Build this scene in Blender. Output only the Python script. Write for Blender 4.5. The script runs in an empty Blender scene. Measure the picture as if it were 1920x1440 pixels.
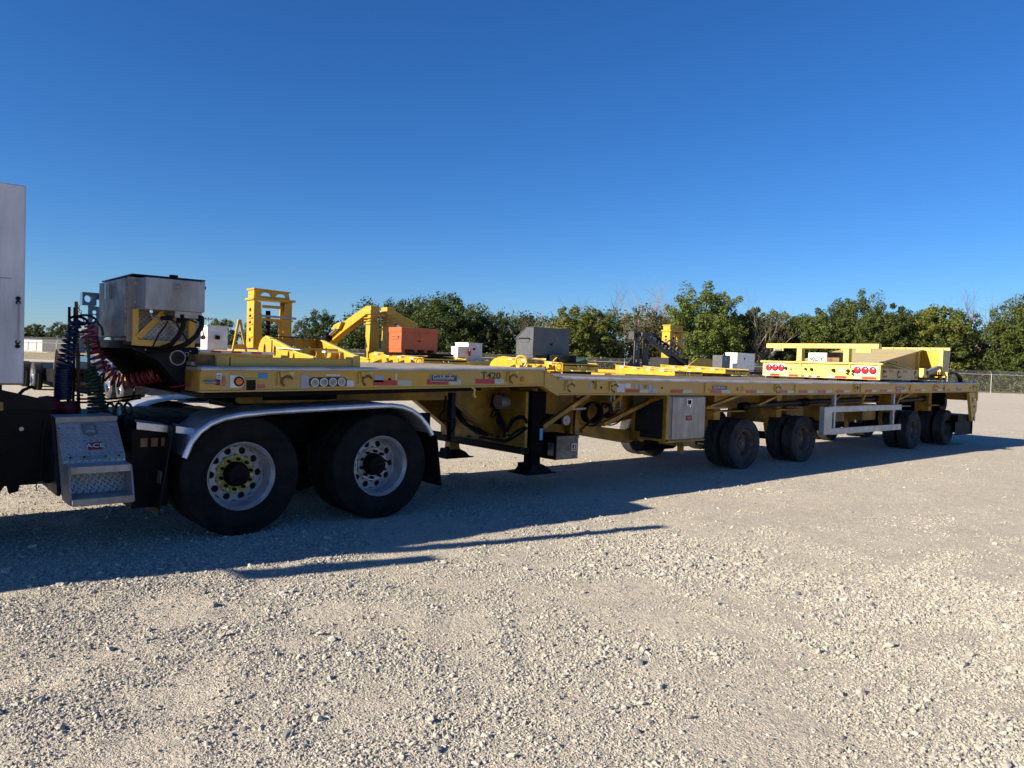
import bpy, bmesh, math, random
import numpy as np
from mathutils import Vector, Matrix, Euler
from mathutils.geometry import tessellate_polygon

R = math.radians
rng = np.random.default_rng(7)
random.seed(7)
scene = bpy.context.scene
col = scene.collection

# ------------------------------------------------------------------ camera
EYE = 1.59
roll, pitch, yaw = R(1.89), R(1.67), R(49.53)
fw = Vector((math.cos(yaw) * math.cos(pitch), math.sin(yaw) * math.cos(pitch), -math.sin(pitch)))
rt = Vector((math.sin(yaw), -math.cos(yaw), 0))
up = rt.cross(fw)
cr = rt * math.cos(roll) + up * math.sin(roll)
cu = -rt * math.sin(roll) + up * math.cos(roll)
cam_data = bpy.data.cameras.new('camera')
cam_data.sensor_fit = 'HORIZONTAL'
cam_data.sensor_width = 36
cam_data.lens = 1421 / 1920 * 36
cam_data.clip_start = 0.05
cam_data.clip_end = 6000
cam = bpy.data.objects.new('camera', cam_data)
col.objects.link(cam)
m3 = Matrix((cr, cu, -fw)).transposed()
cam.matrix_world = Matrix.Translation((0, 0, EYE)) @ m3.to_4x4()
scene.camera = cam

# ------------------------------------------------------------------ sky, sun, exposure
SUN_DIR = Vector((-2.127, 0.462, 1.0)).normalized()
elev = math.asin(SUN_DIR.z)
world = bpy.data.worlds.new('World')
scene.world = world
world.use_nodes = True
wn, wl = world.node_tree.nodes, world.node_tree.links
wn.clear()
sky = wn.new('ShaderNodeTexSky')
sky.sky_type = 'NISHITA'
sky.sun_disc = False
sky.sun_elevation = elev
sky.sun_rotation = math.atan2(SUN_DIR.x, SUN_DIR.y)
sky.altitude = 300
sky.air_density = 1.0
sky.dust_density = 0.25
sky.ozone_density = 9.0
bg = wn.new('ShaderNodeBackground')
bg.inputs['Strength'].default_value = 0.063
wo = wn.new('ShaderNodeOutputWorld')
hs = wn.new('ShaderNodeHueSaturation')          # the phone camera's saturated rendering of a clear sky
hs.inputs['Saturation'].default_value = 1.10
hs.inputs['Hue'].default_value = 0.5055
wl.new(sky.outputs['Color'], hs.inputs['Color'])
wl.new(hs.outputs['Color'], bg.inputs['Color'])
wl.new(bg.outputs['Background'], wo.inputs['Surface'])
sun_data = bpy.data.lights.new('sun', 'SUN')
sun_data.energy = 5.0
sun_data.angle = R(0.5)
sun_data.color = (1.0, 0.88, 0.71)
sun = bpy.data.objects.new('sun', sun_data)
col.objects.link(sun)
sun.rotation_euler = SUN_DIR.to_track_quat('Z', 'Y').to_euler()
sun.location = (-20, 5, 30)
vs = scene.view_settings
vs.view_transform = 'Standard'
vs.look = 'None'
vs.gamma = 1.0
vs.use_curve_mapping = False
vs.exposure = 1.12
scene.cycles.use_denoising = True
scene.cycles.max_bounces = 8

# ------------------------------------------------------------------ materials
def lin(r, g, b):
    f = lambda c: (c / 255 / 12.92) if c <= 10 else ((c / 255 + 0.055) / 1.055) ** 2.4
    return (f(r), f(g), f(b), 1)

def mat(name, base, rough=0.5, metal=0.0, var=0.12, scale=6.0, second=None, amount=0.5, scale2=2.5, bump=0.0,
        bscale=120.0, spec=0.5, coat=0.0, sharp=0.12):
    m = bpy.data.materials.new(name)
    m.use_nodes = True
    nt = m.node_tree
    n, l = nt.nodes, nt.links
    b = n['Principled BSDF']
    b.inputs['Roughness'].default_value = rough
    b.inputs['Metallic'].default_value = metal
    b.inputs['Specular IOR Level'].default_value = spec
    b.inputs['Coat Weight'].default_value = coat
    base = tuple(base[:3]) + (1,)
    tc = n.new('ShaderNodeTexCoord')
    no = n.new('ShaderNodeTexNoise')
    no.inputs['Scale'].default_value = scale
    no.inputs['Detail'].default_value = 6
    l.new(tc.outputs['Object'], no.inputs['Vector'])
    rp = n.new('ShaderNodeValToRGB')
    rp.color_ramp.elements[0].position = 0.3
    rp.color_ramp.elements[1].position = 0.7
    rp.color_ramp.elements[0].color = tuple(c * (1 - var) for c in base[:3]) + (1,)
    rp.color_ramp.elements[1].color = tuple(min(1, c * (1 + var)) for c in base[:3]) + (1,)
    l.new(no.outputs['Fac'], rp.inputs['Fac'])
    out = rp.outputs['Color']
    if second is not None:
        n2 = n.new('ShaderNodeTexNoise')
        n2.inputs['Scale'].default_value = scale2
        n2.inputs['Detail'].default_value = 8
        n2.inputs['Roughness'].default_value = 0.65
        l.new(tc.outputs['Object'], n2.inputs['Vector'])
        mr = n.new('ShaderNodeMapRange')
        c0 = 0.62 - 0.28 * amount
        mr.inputs['From Min'].default_value = c0 - sharp
        mr.inputs['From Max'].default_value = c0 + sharp
        l.new(n2.outputs['Fac'], mr.inputs['Value'])
        mx = n.new('ShaderNodeMix')
        mx.data_type = 'RGBA'
        l.new(mr.outputs['Result'], mx.inputs[0])
        l.new(out, mx.inputs[6])
        mx.inputs[7].default_value = tuple(second[:3]) + (1,)
        out = mx.outputs[2]
    l.new(out, b.inputs['Base Color'])
    if bump:
        nb = n.new('ShaderNodeTexNoise')
        nb.inputs['Scale'].default_value = bscale
        nb.inputs['Detail'].default_value = 4
        l.new(tc.outputs['Object'], nb.inputs['Vector'])
        bp = n.new('ShaderNodeBump')
        bp.inputs['Strength'].default_value = bump
        bp.inputs['Distance'].default_value = 0.01
        l.new(nb.outputs['Fac'], bp.inputs['Height'])
        l.new(bp.outputs['Normal'], b.inputs['Normal'])
    return m

def diamond(name, base, rough=0.4, metal=0.8, cell=0.03, second=None, strength=0.8):
    m = mat(name, base, rough, metal, 0.2, 9, second, 0.35, 5)
    nt = m.node_tree
    n, l = nt.nodes, nt.links
    b = n['Principled BSDF']
    tc = n.new('ShaderNodeTexCoord')
    sx = n.new('ShaderNodeSeparateXYZ')
    l.new(tc.outputs['Object'], sx.inputs[0])
    def M(op, a, c=None):
        q = n.new('ShaderNodeMath')
        q.operation = op
        for i, v in enumerate((a, c)):
            if v is None:
                continue
            if isinstance(v, (int, float)):
                q.inputs[i].default_value = v
            else:
                l.new(v, q.inputs[i])
        return q.outputs[0]
    h = M('ADD', sx.outputs[0], sx.outputs[1])
    p = M('DIVIDE', M('ADD', h, sx.outputs[2]), cell)
    q = M('DIVIDE', M('SUBTRACT', h, sx.outputs[2]), cell)
    a = M('SUBTRACT', M('FRACT', p), 0.5)
    c = M('SUBTRACT', M('FRACT', q), 0.5)
    par = M('MODULO', M('ABSOLUTE', M('ADD', M('FLOOR', p), M('FLOOR', q))), 2.0)
    def lug(u, v):
        d = M('ADD', M('POWER', M('DIVIDE', u, 0.52), 2.0), M('POWER', M('DIVIDE', v, 0.17), 2.0))
        return M('MAXIMUM', M('SUBTRACT', 1.0, d), 0.0)
    l1, l2 = lug(a, c), lug(c, a)
    hh = M('ADD', M('MULTIPLY', l1, par), M('MULTIPLY', l2, M('SUBTRACT', 1.0, par)))
    bp = n.new('ShaderNodeBump')
    bp.inputs['Strength'].default_value = strength
    bp.inputs['Distance'].default_value = 0.013
    l.new(hh, bp.inputs['Height'])
    l.new(bp.outputs['Normal'], b.inputs['Normal'])
    return m

Y_CLEAN = (0.54, 0.325, 0.008)
TAN = (0.42, 0.31, 0.12)
M_ = {
    'yellow': mat('yellow_paint', (0.68, 0.36, 0.006), 0.42, 0, 0.10, 5, (0.52, 0.33, 0.07), 0.6, 1.6, bump=0.05),
    'yellow_worn': mat('worn_yellow_paint', (0.66, 0.335, 0.005), 0.5, 0, 0.10, 4, (0.50, 0.315, 0.075), 0.75, 1.3, bump=0.05, sharp=0.16),
    'yellow_dirty_shaded': mat('shaded_grimy_yellow_paint', (0.52, 0.27, 0.006), 0.55, 0, 0.2, 5, (0.22, 0.115, 0.015), 0.6, 3.0, bump=0.08),  # grime plus the shade and bounce light of undersides, put into the colour
    'yellow_bright': mat('bright_yellow_paint', Y_CLEAN, 0.4, 0, 0.08, 3, (0.40, 0.24, 0.025), 0.4, 1.8, bump=0.06),
    'yellow_pale': mat('faded_yellow_paint', (0.74, 0.57, 0.075), 0.5, 0, 0.06, 4, (0.62, 0.47, 0.12), 0.5, 2.0, bump=0.04),
    'tan': mat('dusty_beige_paint', (0.44, 0.36, 0.21), 0.6, 0, 0.1, 3, (0.50, 0.38, 0.12), 0.35, 1.5),
    'mast_grey': mat('dark_grey_mast_paint', (0.03, 0.033, 0.038), 0.5, 0, 0.2, 6, (0.05, 0.048, 0.045), 0.4, 3),
    'flat_black': mat('flat_black_steel', (0.007, 0.007, 0.008), 1.0, 0, 0.3, 8, (0.012, 0.010, 0.008), 0.4, 4, spec=0.0),  # reflection-free black; on the coupler beam it stands in for shade
    'rust': mat('rusty_steel', (0.13, 0.06, 0.025), 0.75, 0, 0.3, 12, (0.24, 0.15, 0.06), 0.4, 8, bump=0.2),
    'tyre': mat('tyre_rubber', (0.0065, 0.007, 0.0075), 0.8, 0, 0.25, 14, (0.016, 0.0155, 0.015), 0.35, 5, bump=0.15, spec=0.15),
    'tyre_dusty': mat('dusty_tyre_rubber', (0.024, 0.025, 0.0265), 0.85, 0, 0.25, 10, (0.062, 0.06, 0.056), 0.45, 4, bump=0.2, spec=0.2),
    'rubber': mat('black_rubber', (0.007, 0.007, 0.008), 0.6, 0, 0.2, 10, (0.013, 0.012, 0.011), 0.3, 4, spec=0.15),
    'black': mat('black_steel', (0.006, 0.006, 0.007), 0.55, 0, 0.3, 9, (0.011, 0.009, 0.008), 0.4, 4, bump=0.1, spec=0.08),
    'charcoal': mat('charcoal_paint', (0.018, 0.019, 0.022), 0.5, 0, 0.2, 6, (0.03, 0.028, 0.026), 0.3, 4, spec=0.2),
    'navy': mat('dark_navy_paint', (0.006, 0.009, 0.017), 0.5, 0, 0.2, 6, (0.013, 0.014, 0.017), 0.3, 4, spec=0.12),
    'alu': mat('polished_aluminium', (0.74, 0.75, 0.77), 0.36, 0.75, 0.06, 9, (0.5, 0.5, 0.5), 0.3, 4, bump=0.03, bscale=30),
    'alu_dull': mat('dull_aluminium', (0.38, 0.375, 0.37), 0.58, 0.5, 0.1, 12, (0.25, 0.235, 0.22), 0.5, 3.5, bump=0.05),
    'alu_stain': mat('stained_aluminium', (0.40, 0.36, 0.33), 0.5, 0.5, 0.12, 9, (0.27, 0.24, 0.21), 0.6, 5, bump=0.06),
    'wheel_alu': mat('wheel_aluminium', (0.50, 0.51, 0.53), 0.5, 0.55, 0.06, 12, (0.36, 0.355, 0.35), 0.4, 7, bump=0.04),
    'rim_brown': mat('dusty_brown_rim', (0.15, 0.115, 0.095), 0.7, 0, 0.2, 14, (0.06, 0.05, 0.045), 0.4, 9),
    'rail_alu_glint': mat('worn_rail_pale_glint', (0.62, 0.60, 0.56), 0.5, 0.15, 0.12, 8, (0.40, 0.37, 0.33), 0.5, 4),  # whitened so the colour itself carries the rail's sunlit highlight
    'zinc': mat('galvanised_steel', (0.52, 0.52, 0.51), 0.5, 0.4, 0.14, 12, (0.40, 0.38, 0.36), 0.5, 7),
    'steel': mat('grey_steel', (0.28, 0.28, 0.29), 0.45, 0.6, 0.15, 10),
    'chrome': mat('chrome', (0.8, 0.8, 0.82), 0.12, 1, 0.03, 5),
    'white': mat('white_panel', (0.62, 0.62, 0.65), 0.45, 0, 0.07, 4, (0.40, 0.40, 0.43), 0.5, 1.3, bump=0.03),
    'white_paint': mat('white_paint', (0.74, 0.74, 0.72), 0.5, 0, 0.06, 5, (0.6, 0.58, 0.54), 0.3, 3),
    'tape_red': mat('red_reflective_tape', (0.42, 0.018, 0.022), 0.35, 0, 0.15, 30),
    'tape_red_faded': mat('faded_red_tape', (0.44, 0.10, 0.085), 0.5, 0, 0.12, 30),
    'tape_white': mat('pale_reflective_tape', (0.47, 0.47, 0.36), 0.4, 0, 0.08, 30),
    'amber': mat('amber_lens', (0.75, 0.17, 0.012), 0.25, 0, 0.1, 60),
    'amber_dull': mat('dull_amber_reflector', (0.45, 0.16, 0.05), 0.4, 0, 0.1, 60),
    'redlens': mat('red_lens', (0.55, 0.012, 0.022), 0.18, 0, 0.25, 130, coat=0.5),
    'sticker_w': mat('white_sticker', (0.62, 0.62, 0.62), 0.5, 0, 0.05, 30),
    'sticker_g': mat('grey_sticker', (0.34, 0.36, 0.37), 0.55, 0, 0.12, 60),
    'sticker_b': mat('blue_sticker', (0.03, 0.24, 0.48), 0.5, 0, 0.1, 30),
    'print_black': mat('black_print', (0.012, 0.012, 0.013), 0.5, 0, 0.1, 30),
    'print_white': mat('white_print', (0.62, 0.63, 0.64), 0.5, 0, 0.05, 30),
    'nameplate': mat('black_nameplate', (0.012, 0.012, 0.014), 0.35, 0, 0.1, 30),
    'redplate': mat('red_plate', (0.20, 0.03, 0.03), 0.5, 0, 0.2, 40),
    'wood': mat('weathered_deck_wood', (0.25, 0.20, 0.14), 0.8, 0, 0.3, 22, (0.14, 0.11, 0.085), 0.5, 6, bump=0.3),
    'deck_steel': mat('dusty_deck_plate', (0.36, 0.30, 0.20), 0.65, 0, 0.2, 16, (0.22, 0.19, 0.15), 0.5, 5, bump=0.3),
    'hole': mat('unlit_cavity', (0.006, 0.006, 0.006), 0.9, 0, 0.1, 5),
    'orange': mat('orange_paint', (0.50, 0.098, 0.022), 0.5, 0, 0.10, 3, (0.36, 0.085, 0.03), 0.4, 1.7, bump=0.5, bscale=3),
    'grey_box': mat('blue_grey_paint', (0.055, 0.064, 0.078), 0.45, 0, 0.12, 3, (0.085, 0.088, 0.092), 0.4, 1.4, bump=0.5, bscale=3),
    'blue': mat('blue_paint', (0.018, 0.07, 0.155), 0.5, 0, 0.12, 4, (0.04, 0.07, 0.10), 0.3, 2),
    'hose_blue': mat('blue_hose', (0.012, 0.026, 0.085), 0.4, 0, 0.15, 10),
    'hose_red': mat('red_hose', (0.30, 0.018, 0.035), 0.4, 0, 0.15, 10),
    'hose_green': mat('green_hose', (0.028, 0.055, 0.032), 0.45, 0, 0.15, 10),
    'red': mat('red_paint', (0.20, 0.02, 0.025), 0.5, 0, 0.2, 8),
    'cyl_grey': mat('grey_hydraulic_paint', (0.14, 0.155, 0.165), 0.4, 0, 0.1, 6),
    'cone': mat('traffic_cone_orange', (0.7, 0.12, 0.03), 0.5, 0, 0.05, 6),
    'roof': mat('dark_grey_cladding', (0.045, 0.048, 0.054), 0.6, 0, 0.08, 1.5),
    'glass': mat('dark_glass', (0.02, 0.025, 0.03), 0.08, 0, 0.05, 3),
}
for k_ in ('white', 'alu_dull', 'alu_stain', 'yellow_worn', 'yellow_bright'):
    nt_ = M_[k_].node_tree
    tc_ = [q for q in nt_.nodes if q.type == 'TEX_COORD'][0]
    mp_ = nt_.nodes.new('ShaderNodeMapping')
    mp_.inputs['Scale'].default_value = (1.6, 1.6, 0.45)       # run-off streaks
    nt_.links.new(tc_.outputs['Object'], mp_.inputs['Vector'])
    for q in nt_.nodes:
        if q.type == 'TEX_NOISE':
            nt_.links.new(mp_.outputs['Vector'], q.inputs['Vector'])
M_['diamond'] = diamond('diamond_plate', (0.44, 0.45, 0.47), 0.5, 0.5, 0.046, (0.40, 0.40, 0.40), 0.85)
M_['diamond_dirty'] = diamond('grimy_diamond_plate', (0.37, 0.36, 0.35), 0.5, 0.5, 0.040, (0.16, 0.15, 0.14))
M_['diamond_dark'] = diamond('dark_diamond_plate', (0.26, 0.235, 0.20), 0.5, 0.5, 0.046, (0.12, 0.10, 0.08), 1.0)

# ------------------------------------------------------------------ object helpers
def wloc(o):
    v = Vector((0, 0, 0))
    while o is not None:
        v += o.location
        o = o.parent
    return v

def tag(o, label=None, cat=None, group=None, kind=None):
    if label: o['label'] = label
    if cat: o['category'] = cat
    if group: o['group'] = group
    if kind: o['kind'] = kind
    return o

def thing(name, label, cat, loc=(0, 0, 0), group=None):
    o = bpy.data.objects.new(name, None)
    o.empty_display_size = 0.3
    col.objects.link(o)
    o.location = loc
    return tag(o, label, cat, group)

def link(name, me, parent=None, loc=None):
    o = bpy.data.objects.new(name, me)
    col.objects.link(o)
    if parent is not None:
        o.parent = parent
        o.location = (Vector(loc) if loc is not None else Vector((0, 0, 0))) - wloc(parent)
    elif loc is not None:
        o.location = loc
    return o

class MB:
    def __init__(s):
        s.v, s.f = [], []
    def add(s, vs_, fs):
        k = len(s.v)
        s.v += [tuple(p) for p in vs_]
        s.f += [tuple(i + k for i in f) for f in fs]
        return s
    def box(s, x0, x1, y0, y1, z0, z1):
        return s.add([(x, y, z) for z in (z0, z1) for y in (y0, y1) for x in (x0, x1)],
                     [(0, 2, 3, 1), (4, 5, 7, 6), (0, 1, 5, 4), (2, 6, 7, 3), (0, 4, 6, 2), (1, 3, 7, 5)])
    def bar(s, p, q, w, h, up=(0, 0, 1)):
        p, q = Vector(p), Vector(q)
        d = (q - p).normalized()
        u = Vector(up)
        sd = d.cross(u)
        if sd.length < 1e-4:
            sd = d.cross(Vector((0, 1, 0)))
        sd.normalize()
        u = sd.cross(d).normalized()
        vv = []
        for b in (p, q):
            for j in (-1, 1):
                for i in (-1, 1):
                    vv.append(b + sd * (w / 2 * i) + u * (h / 2 * j))
        return s.add(vv, [(0, 2, 3, 1), (4, 5, 7, 6), (0, 1, 5, 4), (2, 6, 7, 3), (0, 4, 6, 2), (1, 3, 7, 5)])
    def tube(s, pts, r, n=8, closed=False):
        pts = [Vector(p) for p in pts]
        N = len(pts)
        rings = []
        prev = None
        for i, p in enumerate(pts):
            a = pts[(i - 1) % N] if (closed or i > 0) else p
            b = pts[(i + 1) % N] if (closed or i < N - 1) else p
            d = (b - a)
            d = d.normalized() if d.length > 1e-9 else Vector((0, 0, 1))
            if prev is None:
                u = d.orthogonal().normalized()
            else:
                u = prev - d * prev.dot(d)
                u = u.normalized() if u.length > 1e-6 else d.orthogonal().normalized()
            prev = u
            w = d.cross(u)
            rr = r[i] if isinstance(r, (list, tuple)) else r
            rings.append([p + (u * math.cos(t) + w * math.sin(t)) * rr for t in [2 * math.pi * k / n for k in range(n)]])
        vv = [q for rg in rings for q in rg]
        ff = []
        for i in range(N if closed else N - 1):
            j = (i + 1) % N
            for k in range(n):
                ff.append((i * n + k, i * n + (k + 1) % n, j * n + (k + 1) % n, j * n + k))
        if not closed:
            ff.append(tuple(range(n - 1, -1, -1)))
            ff.append(tuple((N - 1) * n + k for k in range(n)))
        return s.add(vv, ff)
    def cyl(s, p, q, r0, r1=None, n=16):
        return s.tube([p, q], [r0, r0 if r1 is None else r1], n)
    def torus(s, c, axis, Rr, r, n=20, m=6, arc=(0, 2 * math.pi)):
        c = Vector(c)
        a = Vector(axis).normalized()
        u = a.orthogonal().normalized() if abs(a.z) > 0.9 else a.cross(Vector((0, 0, 1))).normalized()
        w = a.cross(u)
        full = abs(arc[1] - arc[0] - 2 * math.pi) < 1e-6
        k = n if full else n + 1
        pts = [c + (u * math.cos(t) + w * math.sin(t)) * Rr for t in [arc[0] + (arc[1] - arc[0]) * i / n for i in range(k)]]
        return s.tube(pts, r, m, full)
    def lathe(s, c, prof, n=32, axis='Y', cap=False):
        c = Vector(c)
        vv = []
        for (r, h) in prof:
            for k in range(n):
                t = 2 * math.pi * k / n
                a, b = r * math.cos(t), r * math.sin(t)
                vv.append(c + (Vector((a, h, b)) if axis == 'Y' else Vector((h, a, b)) if axis == 'X' else Vector((a, b, h))))
        ff = []
        for i in range(len(prof) - 1):
            for k in range(n):
                ff.append((i * n + k, i * n + (k + 1) % n, (i + 1) * n + (k + 1) % n, (i + 1) * n + k))
        if cap:
            ff.append(tuple(range(n)))
            ff.append(tuple((len(prof) - 1) * n + k for k in range(n)))
        return s.add(vv, ff)
    def prism(s, pts, vec):
        pts = [Vector(p) for p in pts]
        vec = Vector(vec)
        n = len(pts)
        ff = [tuple(range(n)), tuple(range(2 * n - 1, n - 1, -1))]
        ff += [(i, i + n, (i + 1) % n + n, (i + 1) % n) for i in range(n)]
        return s.add(pts + [p + vec for p in pts], ff)
    def holed(s, outer, holes, vec):
        """plate with openings: loops of 3-D points in one plane, thickened by vec"""
        loops = [[Vector(p) for p in outer]] + [[Vector(p) for p in h] for h in holes]
        flat = [p for lp in loops for p in lp]
        tri = tessellate_polygon(loops)
        n = len(flat)
        vec = Vector(vec)
        ff = [tuple(t) for t in tri] + [tuple(i + n for i in reversed(t)) for t in tri]
        k = 0
        for lp in loops:
            L = len(lp)
            for i in range(L):
                a, b = k + i, k + (i + 1) % L
                ff.append((a, b, b + n, a + n))
            k += L
        return s.add(flat + [p + vec for p in flat], ff)
    def mesh(s, name, m, smooth=True, angle=0.6, fix=True):
        me = bpy.data.meshes.new(name)
        me.from_pydata([tuple(p) for p in s.v], [], s.f)
        if fix:
            bm = bmesh.new()
            bm.from_mesh(me)
            bmesh.ops.recalc_face_normals(bm, faces=bm.faces)
            bm.to_mesh(me)
            bm.free()
        me.materials.append(m if not isinstance(m, str) else M_[m])
        if smooth:
            me.polygons.foreach_set('use_smooth', [True] * len(me.polygons))
            me.set_sharp_from_angle(angle=angle)
        return me
    def build(s, name, m, parent=None, bevel=0.0, loc=None, **k):
        o = link(name, s.mesh(name, m, **k), parent, loc)
        if bevel:
            b = o.modifiers.new('bevel', 'BEVEL')
            b.width = bevel
            b.segments = 2
            b.limit_method = 'ANGLE'
            b.harden_normals = False
        return o

def circ(c, r, n=12, plane='XZ', sx=1.0, sz=1.0):
    o = []
    for k in range(n):
        t = 2 * math.pi * k / n
        a, b = r * sx * math.cos(t), r * sz * math.sin(t)
        o.append((c[0] + a, c[1], c[2] + b) if plane == 'XZ' else (c[0], c[1] + a, c[2] + b))
    return o

def text(name, body, size, loc, rot, m, parent, sx=1.0, ext=0.0015, bold=0.0):
    cu_ = bpy.data.curves.new(name, 'FONT')
    cu_.body = body
    cu_.size = size
    cu_.extrude = ext
    cu_.offset = bold
    cu_.align_x = 'CENTER'
    cu_.align_y = 'CENTER'
    cu_.resolution_u = 3
    cu_.materials.append(M_[m])
    o = bpy.data.objects.new(name, cu_)
    col.objects.link(o)
    o.rotation_euler = rot
    o.scale = (sx, 1, 1)
    o.parent = parent
    o.location = Vector(loc) - wloc(parent)
    return o

NEAR = (R(90), 0, 0)            # lettering that faces -Y
def copy_tree(o, parent=None):
    c = o.copy()
    col.objects.link(c)
    if parent is not None:
        c.parent = parent
    for ch in list(o.children):
        copy_tree(ch, c)
    return c

# value noise for terrain
def vnoise(x, y, seed=0):
    xi, yi = np.floor(x).astype(np.int64), np.floor(y).astype(np.int64)
    fx, fy = x - xi, y - yi
    fx, fy = fx * fx * (3 - 2 * fx), fy * fy * (3 - 2 * fy)
    def h(a, b):
        n = (a * 374761393 + b * 668265263 + seed * 974711) & 0x7fffffff
        n = ((n ^ (n >> 13)) * 1274126177) & 0x7fffffff
        return ((n ^ (n >> 16)) & 0xffff) / 65535.0
    return (h(xi, yi) * (1 - fx) + h(xi + 1, yi) * fx) * (1 - fy) + (h(xi, yi + 1) * (1 - fx) + h(xi + 1, yi + 1) * fx) * fy

def fbm(x, y, oct_=4, seed=0):
    a, s, t = 0.5, 0.0, 0.0
    for i in range(oct_):
        s = s + a * vnoise(x * 2 ** i, y * 2 ** i, seed + i * 17)
        t += a
        a *= 0.5
    return s / t - 0.5

def track_d(x, y):
    """distance to the nearest wheel track across the yard"""
    d = None
    for (ox, k, b, q) in ((0, 4.30, .05, -.012), (0, 2.55, .08, -.012), (1, 2.35, .62, .03), (1, 0.75, .62, .03), (1, 4.6, .30, .05)):
        if ox == 0:
            e = abs(y - (k + b * (x - 3) + q * (x - 3) ** 2))
        else:
            e = abs(x - (k + b * (y - 3) + q * (y - 3) ** 2)) / math.hypot(1, b)
        d = e if d is None else np.minimum(d, e)
    return d

def ground_z(x, y):
    near = np.clip((6.3 - y) / 1.0, 0, 1)
    far_ = np.clip(1 - np.hypot(x, y) / 60, 0, 1)
    z = 0.016 * fbm(x * 0.5, y * 0.9, 3, 3) * near
    z = z + 0.016 * fbm(x * 1.6 + 0.6 * y, y * 2.6, 4, 9) * near
    z = z + 0.012 * fbm(x * 7, y * 7, 3, 21) * (0.35 + 0.65 * near)
    ridge = np.exp(-((y - 5.15 + 0.10 * np.sin(x * 1.3) - 0.03 * x) / 0.13) ** 2) * np.clip(1.6 - abs(x - 4.3) / 2.2, 0, 1)
    z = z + 0.030 * ridge * (0.6 + fbm(x * 3, y * 3, 3, 5))
    ridge2 = np.exp(-((y - 5.42 - 0.05 * np.sin(x * 2.1)) / 0.12) ** 2) * np.clip(1.4 - abs(x - 2.2) / 1.3, 0, 1)
    z = z + 0.025 * ridge2
    td = track_d(x, y)
    z = z + near * (-0.003 * np.exp(-(td / .12) ** 2) + 0.004 * np.exp(-((td - .21) / .06) ** 2))
    return z * far_
# ------------------------------------------------------------------ ground
def graded(lo, hi, f0, f1, step, grow):
    a = list(np.arange(f0, f1, step))
    s, p = step, a[-1]
    while p < hi:
        s *= grow
        p += s
        a.append(p)
    s, p = step, a[0]
    while p > lo:
        s *= grow
        p -= s
        a.insert(0, p)
    return np.array(a)

gx = graded(-2500, 2500, -1.0, 10.0, 0.035, 1.035)
gy = graded(-2500, 2500, 1.2, 7.0, 0.03, 1.035)
GX, GY = np.meshgrid(gx, gy)
GZ = ground_z(GX, GY)
nx, ny = len(gx), len(gy)
me = bpy.data.meshes.new('ground')
me.vertices.add(nx * ny)
me.vertices.foreach_set('co', np.stack([GX, GY, GZ], -1).astype(np.float32).ravel())
ii = (np.arange(ny - 1)[:, None] * nx + np.arange(nx - 1)[None]).ravel()
quads = np.stack([ii, ii + 1, ii + nx + 1, ii + nx], -1).astype(np.int32)
me.loops.add(quads.size)
me.loops.foreach_set('vertex_index', quads.ravel())
me.polygons.add(len(quads))
me.polygons.foreach_set('loop_start', np.arange(0, quads.size, 4, dtype=np.int32))
me.polygons.foreach_set('use_smooth', [True] * len(quads))
me.update()

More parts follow.
